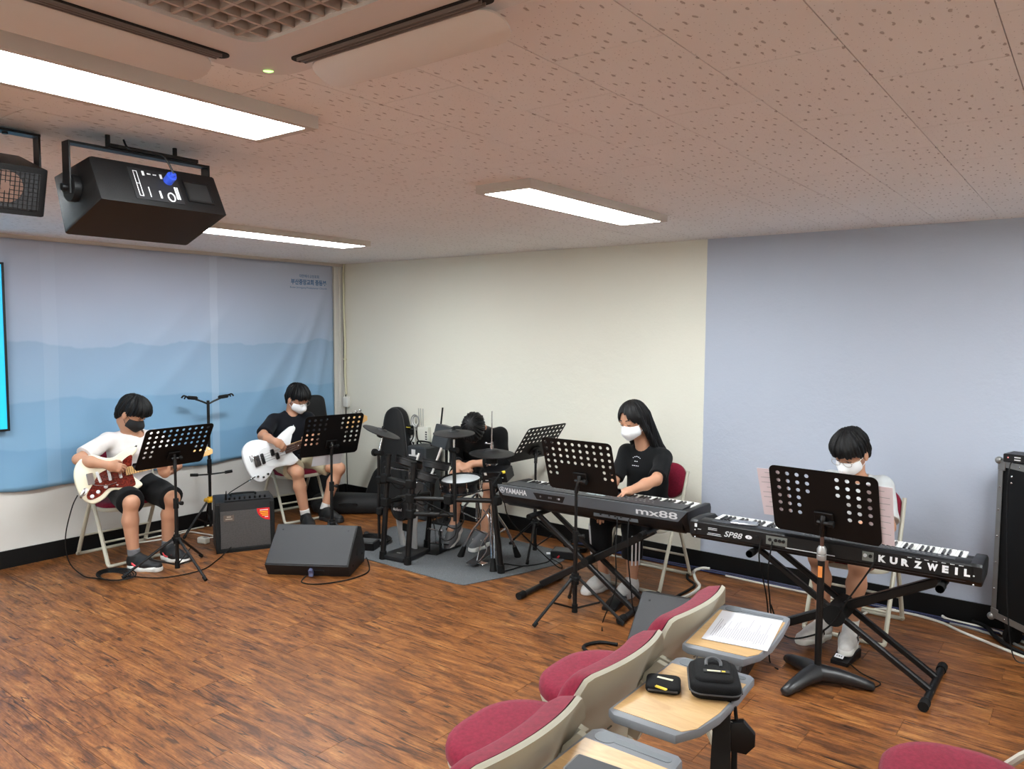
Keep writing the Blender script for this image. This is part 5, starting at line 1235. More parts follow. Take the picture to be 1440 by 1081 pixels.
# ---------------------------------------------------------------- implicit bodies (smooth blends of tapered limbs, meshed once)
def _len(a): return np.sqrt(a[0]*a[0]+a[1]*a[1]+a[2]*a[2])
class Body:
    def __init__(s): s.p = []
    def rc(s, a, b, ra, rb, k=.02, op='u', clip=(), sq=None):
        """tapered capsule; clip = [(point, outward normal)], sq = (axis, factor) widens the section along axis"""
        a, b = np.array(a, float), np.array(b, float); d = b-a; L2 = max(d@d, 1e-12)
        f = max(1, sq[1]) if sq else 1; m = max(ra, rb)*f
        lo = np.minimum(a-ra*f, b-rb*f); hi = np.maximum(a+ra*f, b+rb*f)
        n = None
        if sq: n = np.array(sq[0], float); n /= np.linalg.norm(n)
        def fn(X, Y, Z):
            P = (X-a[0], Y-a[1], Z-a[2])
            t = np.clip((P[0]*d[0]+P[1]*d[1]+P[2]*d[2])/L2, 0, 1)
            w_ = [P[i]-t*d[i] for i in range(3)]
            if n is not None:
                q = (w_[0]*n[0]+w_[1]*n[1]+w_[2]*n[2])*(1/sq[1]-1); w_ = [w_[i]+q*n[i] for i in range(3)]
            r = _len(w_)-(ra+(rb-ra)*t)
            for (p, nn) in clip:
                nn = np.array(nn, float); nn = nn/np.linalg.norm(nn)
                r = np.maximum(r, (X-p[0])*nn[0]+(Y-p[1])*nn[1]+(Z-p[2])*nn[2])
            return r
        s.p.append((op, fn, lo, hi, k)); return s
    def el(s, c, r, R=None, k=.02, op='u', clip=()):
        c, r = np.array(c, float), np.array(r, float); R = np.eye(3) if R is None else np.array(R)
        m = max(r)
        def fn(X, Y, Z):
            P = (X-c[0], Y-c[1], Z-c[2]); q = [P[0]*R[0, i]+P[1]*R[1, i]+P[2]*R[2, i] for i in range(3)]
            k0 = _len([q[i]/r[i] for i in range(3)]); k1 = _len([q[i]/r[i]**2 for i in range(3)])
            o = k0*(k0-1)/np.maximum(k1, 1e-6)
            for (p, nn) in clip:
                nn = np.array(nn, float); nn = nn/np.linalg.norm(nn)
                o = np.maximum(o, (X-p[0])*nn[0]+(Y-p[1])*nn[1]+(Z-p[2])*nn[2])
            return o
        s.p.append((op, fn, c-m, c+m, k)); return s
    def fnp(s, fn, lo, hi, k=.01, op='u'): s.p.append((op, fn, np.array(lo, float), np.array(hi, float), k)); return s
    def mesh(s, name, h, m, wr=None, ang=180):
        U = [q for q in s.p if q[0] == 'u']; lo = np.min([q[2] for q in U], 0)-3*h; hi = np.max([q[3] for q in U], 0)+3*h
        n = np.ceil((hi-lo)/h).astype(int)+1
        ax = [(lo[i]+h*np.arange(n[i])).astype(np.float32) for i in range(3)]
        F = np.full(tuple(n), .5, np.float32)
        for op, fn, l, u, k in s.p:
            mg = k+2.5*h
            i0 = np.clip(np.floor((l-mg-lo)/h).astype(int), 0, n); i1 = np.clip(np.ceil((u+mg-lo)/h).astype(int)+1, 0, n)
            if np.any(i1 <= i0): continue
            sl = tuple(slice(i0[i], i1[i]) for i in range(3))
            X, Y, Z = ax[0][sl[0]][:, None, None], ax[1][sl[1]][None, :, None], ax[2][sl[2]][None, None, :]
            d = fn(X, Y, Z).astype(np.float32); A = F[sl]
            if op == 'u':
                hh_ = np.maximum(k-np.abs(A-d), 0)/max(k, 1e-6); F[sl] = np.minimum(A, d)-hh_*hh_*k*.25
            elif op == 's':
                d = -d; hh_ = np.maximum(k-np.abs(A-d), 0)/max(k, 1e-6); F[sl] = np.maximum(A, d)+hh_*hh_*k*.25
            elif op == 'i': F[sl] = np.maximum(A, d)
        if wr:
            amp, fr, seed = wr; rs = np.random.RandomState(seed)
            X, Y, Z = ax[0][:, None, None], ax[1][None, :, None], ax[2][None, None, :]
            for q in range(4):
                kv = rs.normal(size=3); kv = kv/np.linalg.norm(kv)*fr*(.7+.5*q); ph = rs.uniform(0, 6, 3)
                F += (amp/(1+.5*q)*np.sin(kv[0]*X+kv[1]*Y+kv[2]*Z+ph[0]+1.3*np.sin(kv[1]*X*.7-kv[0]*Z*.8+ph[1]))).astype(np.float32)
        if getattr(s, 'tex', None): F += s.tex(ax[0][:, None, None], ax[1][None, :, None], ax[2][None, None, :]).astype(np.float32)
        # surface nets
        S = F < 0
        c = np.zeros(tuple(n-1), np.int8)
        for i in (0, 1):
            for j in (0, 1):
                for k in (0, 1): c += S[i:n[0]-1+i, j:n[1]-1+j, k:n[2]-1+k]
        cell = np.argwhere((c > 0) & (c < 8)); idx = np.full(tuple(n-1), -1, np.int32); idx[tuple(cell.T)] = np.arange(len(cell))
        acc = np.zeros((len(cell), 3)); cnt = np.zeros(len(cell))
        crn = [np.array((i, j, k)) for i in (0, 1) for j in (0, 1) for k in (0, 1)]
        val = [F[tuple((cell+q).T)] for q in crn]
        for a in range(8):
            for b in range(a+1, 8):
                if np.abs(crn[a]-crn[b]).sum() != 1: continue
                va, vb = val[a], val[b]; x = (va < 0) != (vb < 0)
                t = np.where(x, va/np.where(x, va-vb, 1), 0)
                acc += np.where(x[:, None], crn[a]+t[:, None]*(crn[b]-crn[a]), 0); cnt += x
        V = lo+h*(cell+acc/cnt[:, None])
        Q = []
        for a in range(3):
            o1, o2 = (a+1) % 3, (a+2) % 3
            s0 = [slice(None)]*3; s1 = [slice(None)]*3; s0[a] = slice(0, n[a]-1); s1[a] = slice(1, n[a])
            D = S[tuple(s0)] != S[tuple(s1)]; e = np.argwhere(D)
            e = e[(e[:, o1] > 0) & (e[:, o2] > 0) & (e[:, o1] < n[o1]-1) & (e[:, o2] < n[o2]-1)]
            ins = S[tuple(e.T)]
            def g(d1, d2):
                q = e.copy(); q[:, o1] -= d1; q[:, o2] -= d2; return idx[tuple(q.T)]
            q4 = np.stack([g(1, 1), g(0, 1), g(0, 0), g(1, 0)], 1)
            q4[~ins] = q4[~ins][:, ::-1]; Q.append(q4)
        Q = np.concatenate(Q).astype(np.int32)
        me = bpy.data.meshes.new(name); me.vertices.add(len(V)); me.vertices.foreach_set('co', V.ravel())
        me.loops.add(Q.size); me.loops.foreach_set('vertex_index', Q.ravel())
        me.polygons.add(len(Q)); me.polygons.foreach_set('loop_start', np.arange(len(Q))*4); me.polygons.foreach_set('loop_total', np.full(len(Q), 4))
        me.update(calc_edges=True); me.materials.append(m); me.shade_smooth()
        return me
def nz(v): v = np.array(v, float); return v/np.linalg.norm(v)
def ik(a, c, l1, l2, pole):
    a, c = np.array(a, float), np.array(c, float); d = c-a; L = np.linalg.norm(d); L_ = min(L, (l1+l2)*.995); u = d/L
    c = a+u*L_ if L > L_ else c
    x = (l1*l1-l2*l2+L_*L_)/(2*L_); h = math.sqrt(max(l1*l1-x*x, 0)); p = np.array(pole, float); p = p-u*(p@u); p = nz(p)
    return a+u*x+p*h, c
def skinm(name, rgb):
    t = NT(name); p = t.coords('Object'); c = lin(rgb)
    t.link(t.mix(t.math('MULTIPLY', t.noise(p, 18, 3), .35), c, tuple(x*y for x, y in zip(c, (.86, .70, .62, 1)))), t.b.inputs['Base Color'])
    t.b.inputs['Roughness'].default_value = .55; t.b.inputs['Subsurface Weight'].default_value = .08; t.b.inputs['Subsurface Radius'].default_value = (.01, .004, .002)
    return t.m
skin = skinm('skin', (192, 144, 116))
hairm = NT('black hair'); _p = hairm.coords('Object', (60, 60, 6)); hairm.link(hairm.ramp(hairm.noise(_p, 3, 3), [(.3, lin((5, 5, 6))), (.7, lin((13, 12, 13)))]), hairm.b.inputs['Base Color']); hairm.b.inputs['Roughness'].default_value = .55; hairm.b.inputs['Specular IOR Level'].default_value = .3; hairm.bump(hairm.noise(_p, 4, 2), .5, .003); hairm = hairm.m
browm = mat('dark brow', (34, 26, 24), .7); lipm = mat('lips', (176, 104, 96), .5); maskw = mat('white mask', (232, 233, 236), .8); maskb = mat('black mask', (26, 27, 30), .8); glassm = mat('thin silver frame', (150, 140, 132), .3, metal=.8)
def lensm():
    t = NT('spectacle lens'); t.b.inputs['Transmission Weight'].default_value = 1; t.b.inputs['Roughness'].default_value = 0; t.b.inputs['IOR'].default_value = 1.05; t.b.inputs['Base Color'].default_value = (1, 1, 1, 1); t.b.inputs['Alpha'].default_value = .12
    return t.m
lensmat = lensm()
def fabric(name, rgb): return mat(name, rgb, .85, var=.07, vscale=14, bump=.25, bscale=700, sheen=.05, spec=.2)
def person(label, loc, heading, seat=.46, lean=8, head=None, hyaw=0, hpitch=20, hroll=0, RH=None, LH=None, RF=None, LF=None, shirt=None, pants=None, hem=.85, pr=.088, shoe=None, sole=None, sock=None,
           hair='bowl', mask=None, glasses=False, sh_half=.165, sleeve=.85, scale=1.0, legpole=None, twist=0, elbR=(-.3, -.6, -1), elbL=(-.3, .6, -1), shraise=0, collar_white=False, seed=1, shoepitch=(0, 0), tor=.87, hs=1.0, nhole=1.0):
    """positions loc, head, RH/LH=(wrist, finger dir, palm normal, curl), RF/LF=(heel point, toe yaw deg) are in room coordinates"""
    t = thing('person', label, 'person', (loc[0], loc[1], 0), math.radians(heading))
    hz = math.radians(heading); ch, sh_ = math.cos(hz), math.sin(hz)
    def Lp(p): x, y = p[0]-loc[0], p[1]-loc[1]; return np.array((x*ch+y*sh_, -x*sh_+y*ch, p[2]))
    def Ld(d): return np.array((d[0]*ch+d[1]*sh_, -d[0]*sh_+d[1]*ch, d[2]))
    s = scale
    def dr(a): a = math.radians(a); return np.array((math.sin(a), 0, math.cos(a)))
    pel = np.array((0, 0, seat+.085)); waist = pel+dr(lean*.5)*.17*s*tor; chest = waist+dr(lean)*.16*s*tor; neck = chest+dr(lean*1.25)*.145*s*tor
    tw = math.radians(twist); lat = np.array((-math.sin(tw), math.cos(tw), 0))
    shc = neck-dr(lean*1.25)*.05*s + np.array((0, 0, shraise))
    SR, SL = shc-lat*sh_half*s, shc+lat*sh_half*s
    hy, hp, hr = math.radians(hyaw-heading), math.radians(hpitch), math.radians(hroll)
    HR = np.array((Matrix.Rotation(hy, 3, 'Z') @ Matrix.Rotation(hp, 3, 'Y') @ Matrix.Rotation(hr, 3, 'X')))
    hc = Lp(head) if head is not None else neck+np.array((.05, 0, .16))
    def hp_(x, y, z): return hc+HR @ (np.array((x, y, z))*hs)
    # hips, knees, feet
    HRr, HLl = pel+np.array((0, -.085*s, -.01)), pel+np.array((0, .085*s, -.01))
    th, sk = .41*s, .40*s
    feet = []
    for spec, sd in ((RF, -1), (LF, 1)):
        hpnt = Lp(spec[0]); yaw = math.radians(spec[1]-heading); feet.append((hpnt, yaw))
    legs = []
    for (hpnt, yaw), hip, sd in zip(feet, (HRr, HLl), (-1, 1)):
        fd = np.array((math.cos(yaw), math.sin(yaw), 0)); ank = hpnt+fd*.045+np.array((0, 0, .085))
        kn, ank2 = ik(hip, ank, th, sk, (legpole[0 if sd < 0 else 1] if legpole else (1, .15*sd, .8))); legs.append((hip, kn, ank2, fd))
    ua, fa = .275*s, .245*s
    arms = []
    for spec, S_, pole in ((RH, SR, elbR), (LH, SL, elbL)):
        w_ = Lp(spec[0]); el, w2 = ik(S_, w_, ua, fa, pole); arms.append((S_, el, w2))
    B = Body()
    # torso core (kept inside the clothes), neck, head
    B.rc(pel+np.array((0, -.05, 0)), pel+np.array((0, .05, 0)), .085, .085); B.rc(pel, waist, .09, .08, sq=((0, 1, 0), 1.25)); B.rc(waist, chest, .08, .088, sq=((0, 1, 0), 1.3))
    B.rc(chest, neck-dr(lean)*.05, .088, .06, sq=((0, 1, 0), 1.4)); B.rc(SR, SL, .042, .042, .03)
    nb = hp_(-.03, 0, -.085); B.rc(neck-np.array((0, 0, .03)), nb, .056*s, .050*s, .03)
    B.el(hp_(-.008, 0, .03), np.array((.098, .078, .098))*hs, HR, .02); B.el(hp_(.025, 0, -.045), np.array((.066, .060, .075))*hs, HR, .03)
    B.el(hp_(.045, 0, -.085), np.array((.036, .036, .03))*hs, HR, .025)                          # chin
    B.rc(hp_(.082, 0, .005), hp_(.100, 0, -.035), .010*hs, .014*hs, .018); B.el(hp_(.094, 0, -.038), np.array((.013, .017, .010))*hs, HR, .01)
    for q in (-1, 1):
        B.el(hp_(.091, q*.033, .008), np.array((.012, .020, .012))*hs, HR, .012, 's')         # eye sockets
        B.el(hp_(.076, q*.032, .006), np.array((.014, .016, .011))*hs, HR, .006)                 # lids
        B.rc(hp_(.083, q*.016, .026), hp_(.077, q*.05, .024), .008*hs, .006*hs, .014)                # brow ridge
        B.el(hp_(-.004, q*.083, -.012), np.array((.020, .012, .034))*hs, HR, .006); B.el(hp_(.004, q*.096, -.010), np.array((.010, .006, .019))*hs, HR, .004, 's')
    B.rc(hp_(.088, -.018, -.065), hp_(.088, .018, -.065), .008*hs, .008*hs, .012)
    for (S_, el, w_), spec, sd in zip(arms, (RH, LH), (-1, 1)):
        B.rc(S_, el, .044*s, .037*s, .03); B.rc(el, el*.6+w_*.4, .037*s, .038*s, .02); B.rc(el*.6+w_*.4, w_, .038*s, .025*s, .02)
        d = nz(Ld(spec[1])); n_ = Ld(spec[2]); n_ = nz(n_-d*(n_@d)); th_ = np.cross(d, n_)*(1 if sd < 0 else -1); curl = spec[3]
        pc_ = w_+d*.078*s; B.rc(w_, w_+d*.02, .024*s, .026*s, .02, sq=(th_, 1.2)); B.rc(w_+d*.025, pc_-d*.008, .016*s, .0135*s, .02, sq=(th_, 2.35))
        for f in range(4):
            off = (.0275, .0095, -.0085, -.0255)[f]*s; ln = (.068, .077, .072, .056)[f]*s; r0 = (.0092, .0095, .009, .0078)[f]*s
            p0 = pc_+th_*off-d*(.0, -.003, .0, .008)[f]; a = math.radians(curl*(.5+.06*f)+4*f); p = p0
            sp = (.0275, .0095, -.0085, -.0255)[f]*2.2
            B.rc(p0-d*.03, p0, r0*.95, r0, .008)
            for seg in range(3):
                dd = d*math.cos(a)+n_*math.sin(a)+th_*sp*(1 if seg == 0 else .3); p1 = p+nz(dd)*ln*(.44, .32, .24)[seg]
                B.rc(p, p1, r0*(1-.08*seg), r0*(.93-.08*seg), .003); p = p1; a += math.radians(curl*(.62, .5)[min(seg, 1)])
        t0 = w_+d*.018+th_*.018; t1 = t0+nz(d*.7+th_*.75+n_*.35)*.042*s; t2 = t1+nz(d*.9+th_*.30+n_*.45)*.03*s; t3 = t2+nz(d*.95+th_*.0+n_*.5)*.024*s
        B.rc(t0, t1, .0145*s, .0115*s, .010); B.rc(t1, t2, .0115*s, .0105*s, .004); B.rc(t2, t3, .0105*s, .008*s, .003)
    for (hip, kn, ank, fd), sd in zip(legs, (-1, 1)):
        B.rc(hip, kn, .074*s, .052*s, .03); B.el(kn+fd*.006, (.052*s, .052*s, .056*s), None, .02)
        mid = kn*.68+ank*.32; B.rc(kn, mid-fd*.014, .046*s, .054*s, .02); B.rc(mid-fd*.014, ank, .054*s, .034*s, .02); B.rc(ank, ank+fd*.05-np.array((0, 0, .03)), .034*s, .03*s, .02)
    obj('body', B.mesh('body', .0055, skin), skin, t)
    # shirt
    if shirt:
        C = Body(); hemz = [(pel+np.array((0, 0, -.03)), (0, 0, -1))]
        C.rc(pel+np.array((0, -.04, -.01)), pel+np.array((0, .04, -.01)), .118*s, .118*s, .03, clip=hemz); C.rc(pel+np.array((0, 0, -.02)), waist, .118*s, .108*s, .04, sq=((0, 1, 0), 1.28), clip=hemz)
        C.rc(waist, chest, .108*s, .112*s, .04, sq=((0, 1, 0), 1.36)); C.rc(chest, neck-dr(lean)*.05*s, .112*s, .078*s, .04, sq=((0, 1, 0), 1.45))
        C.rc(SR+lat*.02, SL-lat*.02, .054*s, .054*s, .04); C.rc(neck-dr(lean)*.05*s, neck-dr(lean)*.012 if nhole else nb*.6+neck*.4, .075*s, .063*s, .03, sq=((0, 1, 0), 1.2))
        for S_, el, w_ in arms:
            
            if sleeve <= 1: e = S_+(el-S_)*sleeve; dd = nz(el-S_); C.rc(S_, S_+(el-S_)*(sleeve+.15), .056*s, .066*s, .035, clip=[(e, dd)])
            else: e = el+(w_-el)*(sleeve-1); C.rc(S_, el, .056*s, .056*s, .035); C.rc(el, w_, .056*s, .048*s, .03, clip=[(e, nz(w_-el))])
        nd = nz(nb-neck+np.array((.03, 0, 0)))
        if nhole: C.rc(neck-nd*.035+dr(lean*1.2+70)*.012, nb+nd*.05+dr(lean*1.2+70)*.02, .060*s*nhole, .072*s*nhole, .010, 's')
        C.el(hc, np.array((.115, .1, .14))*hs, HR, .004, 's')
        so = obj('shirt', C.mesh('shirt', .0065, shirt, (.0042, 17, seed)), shirt, t)
        rib = Body(); cc_ = neck-nd*.004+dr(lean*1.2+70)*.012
        if sleeve > 1:
            pass
    # trousers or shorts
    if pants:
        C = Body(); C.rc(pel+np.array((0, -.055, -.005)), pel+np.array((0, .055, -.005)), .104*s, .104*s, .03); C.rc(pel, pel+dr(lean*.5)*.07, .10*s, .098*s, .03, sq=((0, 1, 0), 1.3))
        for hip, kn, ank, fd in legs:
            if hem <= 1: e = hip+(kn-hip)*hem; C.rc(hip, hip+(kn-hip)*(hem+.12), .098*s, pr*s, .035, clip=[(e, nz(kn-hip))])
            else:
                C.rc(hip, kn, .092*s, .074*s, .03); e = kn+(ank-kn)*(hem-1); C.rc(kn, kn+(ank-kn)*(hem-1+.1), .074*s, .070*s, .03, clip=[(e, nz(ank-kn))])
        obj('trousers', C.mesh('trousers', .0065, pants, (.0035, 20, seed+7)), pants, t)
    # shoes and socks
    for (hip, kn, ank, fd), (hpnt, yaw), sd, sp_ in zip(legs, feet, (-1, 1), shoepitch):
        pz = math.radians(sp_); X = np.array((fd[0]*math.cos(pz), fd[1]*math.cos(pz), -math.sin(pz))); Zv = np.array((fd[0]*math.sin(pz), fd[1]*math.sin(pz), math.cos(pz))); Yv = np.cross(Zv, X)
        o = ank-fd*.045*math.cos(pz)-np.array((0, 0, .085)) if sp_ == 0 else ank-X*.05-Zv*.085
        def S3(x, y, z): return o+X*x*s+Yv*y*s+Zv*z*s
        if sock:
            C = Body(); C.rc(S3(.045, 0, .09), S3(.045, 0, .085)+(kn-ank)*.20, .040*s, .043*s, .01, clip=[(S3(.045, 0, .085)+(kn-ank)*.17, nz(kn-ank))]); obj('sock', C.mesh('sock', .005, sock), sock, t)
        C = Body(); fl_ = [(S3(0, 0, .022), -Zv)]
        C.rc(S3(.04, 0, .06), S3(.15, 0, .05), .046*s, .043*s, .02, clip=fl_, sq=(Yv, .9)); C.rc(S3(.13, 0, .045), S3(.235, .004*sd, .035), .046*s, .032*s, .03, clip=fl_, sq=(Yv, 1.12)); C.rc(S3(.045, 0, .06), S3(.048, 0, .105), .046*s, .044*s, .02, clip=[(S3(.05, 0, .108), Zv+X*-.15)])
        C.rc(S3(.07, 0, .10), S3(.14, 0, .075), .030*s, .024*s, .02); C.rc(S3(.045, 0, .10), S3(.04, 0, .16), .034*s, .036*s, .004, 's')
        so = obj('shoe', C.mesh('shoe', .005, shoe), shoe, t)
        C = Body(); fl_ = [(S3(0, 0, .0), -Zv), (S3(0, 0, .034), Zv-X*.05)]
        C.rc(S3(.045, 0, .02), S3(.12, 0, .016), .046*s, .044*s, .02, clip=fl_, sq=(Yv, 1.05)); C.rc(S3(.12, 0, .016), S3(.232, .004*sd, .018), .046*s, .038*s, .02, clip=fl_, sq=(Yv, 1.12)); obj('sole', C.mesh('sole', .005, sole), sole, so)
        lc = MB()
        for q in range(4): lc.tube([S3(.10+.022*q, -.02, .105-.010*q), S3(.105+.022*q, 0, .113-.0105*q), S3(.10+.022*q, .02, .105-.010*q)], .003, 5)
        obj('laces', lc, sole if shoe is not sole else maskw, so)['kind'] = 'stuff'
        t['_f%d' % sd] = 0; del t['_f%d' % sd]
        if not hasattr(person, 'shoes'): person.shoes = {}
        person.shoes[(t.name, sd)] = (so, frame(o, X, Yv))
    # hair
    C = Body()
    if hair in ('bowl', 'short'):
        big = .010 if hair == 'bowl' else .008
        C.el(hp_(-.010, 0, .038), np.array((.103+big, .083+big, .100+big*.8))*hs, HR, .01)
        C.el(hp_(.03, 0, .06), np.array((.085+big*.6, .075+big*.7, .07+big*.3))*hs, HR, .03)
        x0, sl_, b0 = (.6, .42, -.012) if hair == 'bowl' else (.6, .30, -.012)
        def cut(X, Y, Z):
            P = (X-hc[0], Y-hc[1], Z-hc[2]); q = [(P[0]*HR[0, i]+P[1]*HR[1, i]+P[2]*HR[2, i])/hs for i in range(3)]
            fr = np.clip((q[0]-.02)/.06, 0, 1)
            line = -.055+(.092 if hair == 'bowl' else .100)*np.clip((q[0]+.075)/.14, 0, 1)-.012*np.clip((np.abs(q[1])-.035)/.05, 0, 1)*fr-.016*np.clip((np.abs(q[1])-.045)/.03, 0, 1)*(1-fr)+.0075*np.sin(q[1]*170+1+2*np.sin(q[1]*60))*fr+.005*np.sin(q[1]*340+q[0]*300)
            return (q[2]-line)*.85
        def keep(X, Y, Z): return -cut(X, Y, Z)
        C.fnp(keep, hc-.3, hc+.3, op='i')
        if hair == 'bowl':
            for q in (-1, 1): C.rc(hp_(-.05, q*.068, -.0), hp_(-.065, q*.052, -.055), .022*hs, .016*hs, .02)
        C.rc(hp_(-.085, -.03, -.02), hp_(-.075, -.02, -.075), .026*hs, .02*hs, .03); C.rc(hp_(-.085, .03, -.02), hp_(-.075, .02, -.075), .026*hs, .02*hs, .03)
    else:
        C.el(hp_(-.008, 0, .036), np.array((.112, .092, .104))*hs, HR, .01)
        def cutf(X, Y, Z):
            P = (X-hc[0], Y-hc[1], Z-hc[2]); q = [(P[0]*HR[0, i]+P[1]*HR[1, i]+P[2]*HR[2, i])/hs for i in range(3)]
            return -((.062-np.abs(q[1])*1.0)+0*q[0] if False else np.minimum(q[0]-.028-.25*np.maximum(q[2], 0), np.minimum(.066-np.abs(q[1])-np.maximum(q[2]-.0, 0)*.62, .085-q[2])))
        def inside(X, Y, Z): return cutf(X, Y, Z)
        C.fnp(inside, hc-.3, hc+.3, .008, 's')
        def dn(x, y, z): p = hp_(x, y, z); return p
        bk_ = neck+np.array((-.075, 0, -.02)); low = bk_+np.array((-.03, 0, -.16))
        for y, r0, r1 in ((-.05, .042, .034), (-.015, .048, .04), (.02, .048, .04), (.055, .042, .034)):
            C.rc(hp_(-.055, y, .02), bk_+np.array((.0, y*1.5, 0)), r0*hs, r1*hs, .03); C.rc(bk_+np.array((.0, y*1.5, 0)), low+np.array((0, y*1.3, -.02*abs(y)*20)), r1*hs, .018, .03)
        for q in (-1, 1):
            C.rc(hp_(.02, q*.078, .03), hp_(-.005, q*.085, -.06), .020*s, .022*s, .02); C.rc(hp_(-.005, q*.085, -.06), neck+np.array((-.01, q*.082, .0)), .022*s, .020*s, .02)
            C.rc(neck+np.array((-.01, q*.082, .0)), neck+np.array((-.03, q*.095, -.12)), .020*s, .010*s, .02)
    def strands(X, Y, Z):
        P = (X-hc[0], Y-hc[1], Z-hc[2]); q = [(P[0]*HR[0, i]+P[1]*HR[1, i]+P[2]*HR[2, i])/hs for i in range(3)]
        ph = np.arctan2(q[1]+.01, q[0]+.035); r_ = np.sqrt(q[1]**2+(q[0]+.035)**2)
        amp = .0042*np.clip(r_/.05, 0, 1) if hair != 'long' else .002
        return amp*(np.sin(ph*23+3*np.sin(ph*5+seed)+q[2]*22)+.6*np.sin(ph*47+q[2]*30+seed))
    C.tex = strands
    obj('hair', C.mesh('hair', .0038, hairm), hairm, t)
    br_ = MB()
    for q in (-1, 1):
        br_.tube([hp_(.091, q*.016, .030), hp_(.090, q*.034, .034), hp_(.080, q*.052, .028)], [.003, .0036, .002], 6)
    obj('eyebrow', br_, browm, t)['kind'] = 'stuff'
    ls_ = MB()
    for q in (-1, 1): ls_.tube([hp_(.086, q*.018, .001), hp_(.0905, q*.032, -.004), hp_(.083, q*.047, .0)], [.0015, .0024, .0015], 6)
    obj('eyelid_line', ls_, browm, t)['kind'] = 'stuff'
    obj('mouth', MB().tube([hp_(.094, -.02, -.066), hp_(.0985, 0, -.0665), hp_(.094, .02, -.066)], [.002, .004, .002], 6), lipm, t)
    if mask:
        C = Body()
        C.el(hp_(.030, 0, -.052), np.array((.080, .072, .072))*hs, HR, .01); C.rc(hp_(.086, 0, -.010), hp_(.105, 0, -.05), .016*hs, .022*hs, .02); C.rc(hp_(.105, 0, -.05), hp_(.086, 0, -.095), .022*hs, .018*hs, .02)
        def ck_(X, Y, Z):
            P = (X-hc[0], Y-hc[1], Z-hc[2]); q = [(P[0]*HR[0, i]+P[1]*HR[1, i]+P[2]*HR[2, i])/hs for i in range(3)]
            ay = np.abs(q[1])
            return np.maximum(np.maximum(.028+.15*(q[2]+.05)-q[0], (q[2]+.012-.010*np.clip(1-ay/.03, 0, 1)+ay*.12)), -.122-q[2]+ay*.55)
        C.fnp(ck_, hc-.3, hc+.3, op='i')
        mo_ = obj('mask', C.mesh('mask', .004, mask), mask, t)
        eb = MB()
        for q in (-1, 1):
            eb.tube([hp_(.035, q*.066, -.022), hp_(.012, q*.084, -.005), hp_(-.012, q*.088, .008)], .0016, 5); eb.tube([hp_(.03, q*.064, -.075), hp_(.008, q*.083, -.045), hp_(-.014, q*.087, -.02)], .0016, 5)
        obj('ear_loop', eb, mask, mo_)['kind'] = 'stuff'
    if glasses:
        g_ = thing('x', None, None); bpy.data.objects.remove(g_)
        f_ = MB()
        for q in (-1, 1):
            lp = [hp_(.106-.0*a, q*.034+.025*math.cos(a), -.002+.021*math.sin(a)) for a in np.linspace(0, 2*PI, 21)[:-1]]; f_.tube(lp, .0013, 5, True)
            f_.tube([hp_(.105, q*.059, .002), hp_(.07, q*.074, .003), hp_(-.0, q*.082, .006)], .0013, 5)
        f_.tube([hp_(.106, -.009, .0), hp_(.109, 0, .003), hp_(.106, .009, .0)], .0013, 5)
        go_ = obj('glasses', f_, glassm, t)
        for q in (-1, 1):
            l_ = MB(); l_.add([tuple(hp_(.106, q*.034+.024*math.cos(a), -.002+.020*math.sin(a))) for a in np.linspace(0, 2*PI, 21)[:-1]], [tuple(range(20))]); obj('lens', l_, lensmat, go_)
    return t, dict(hp=hp_, neck=neck, chest=chest, waist=waist, arms=arms, legs=legs, lat=lat, L=Lp)
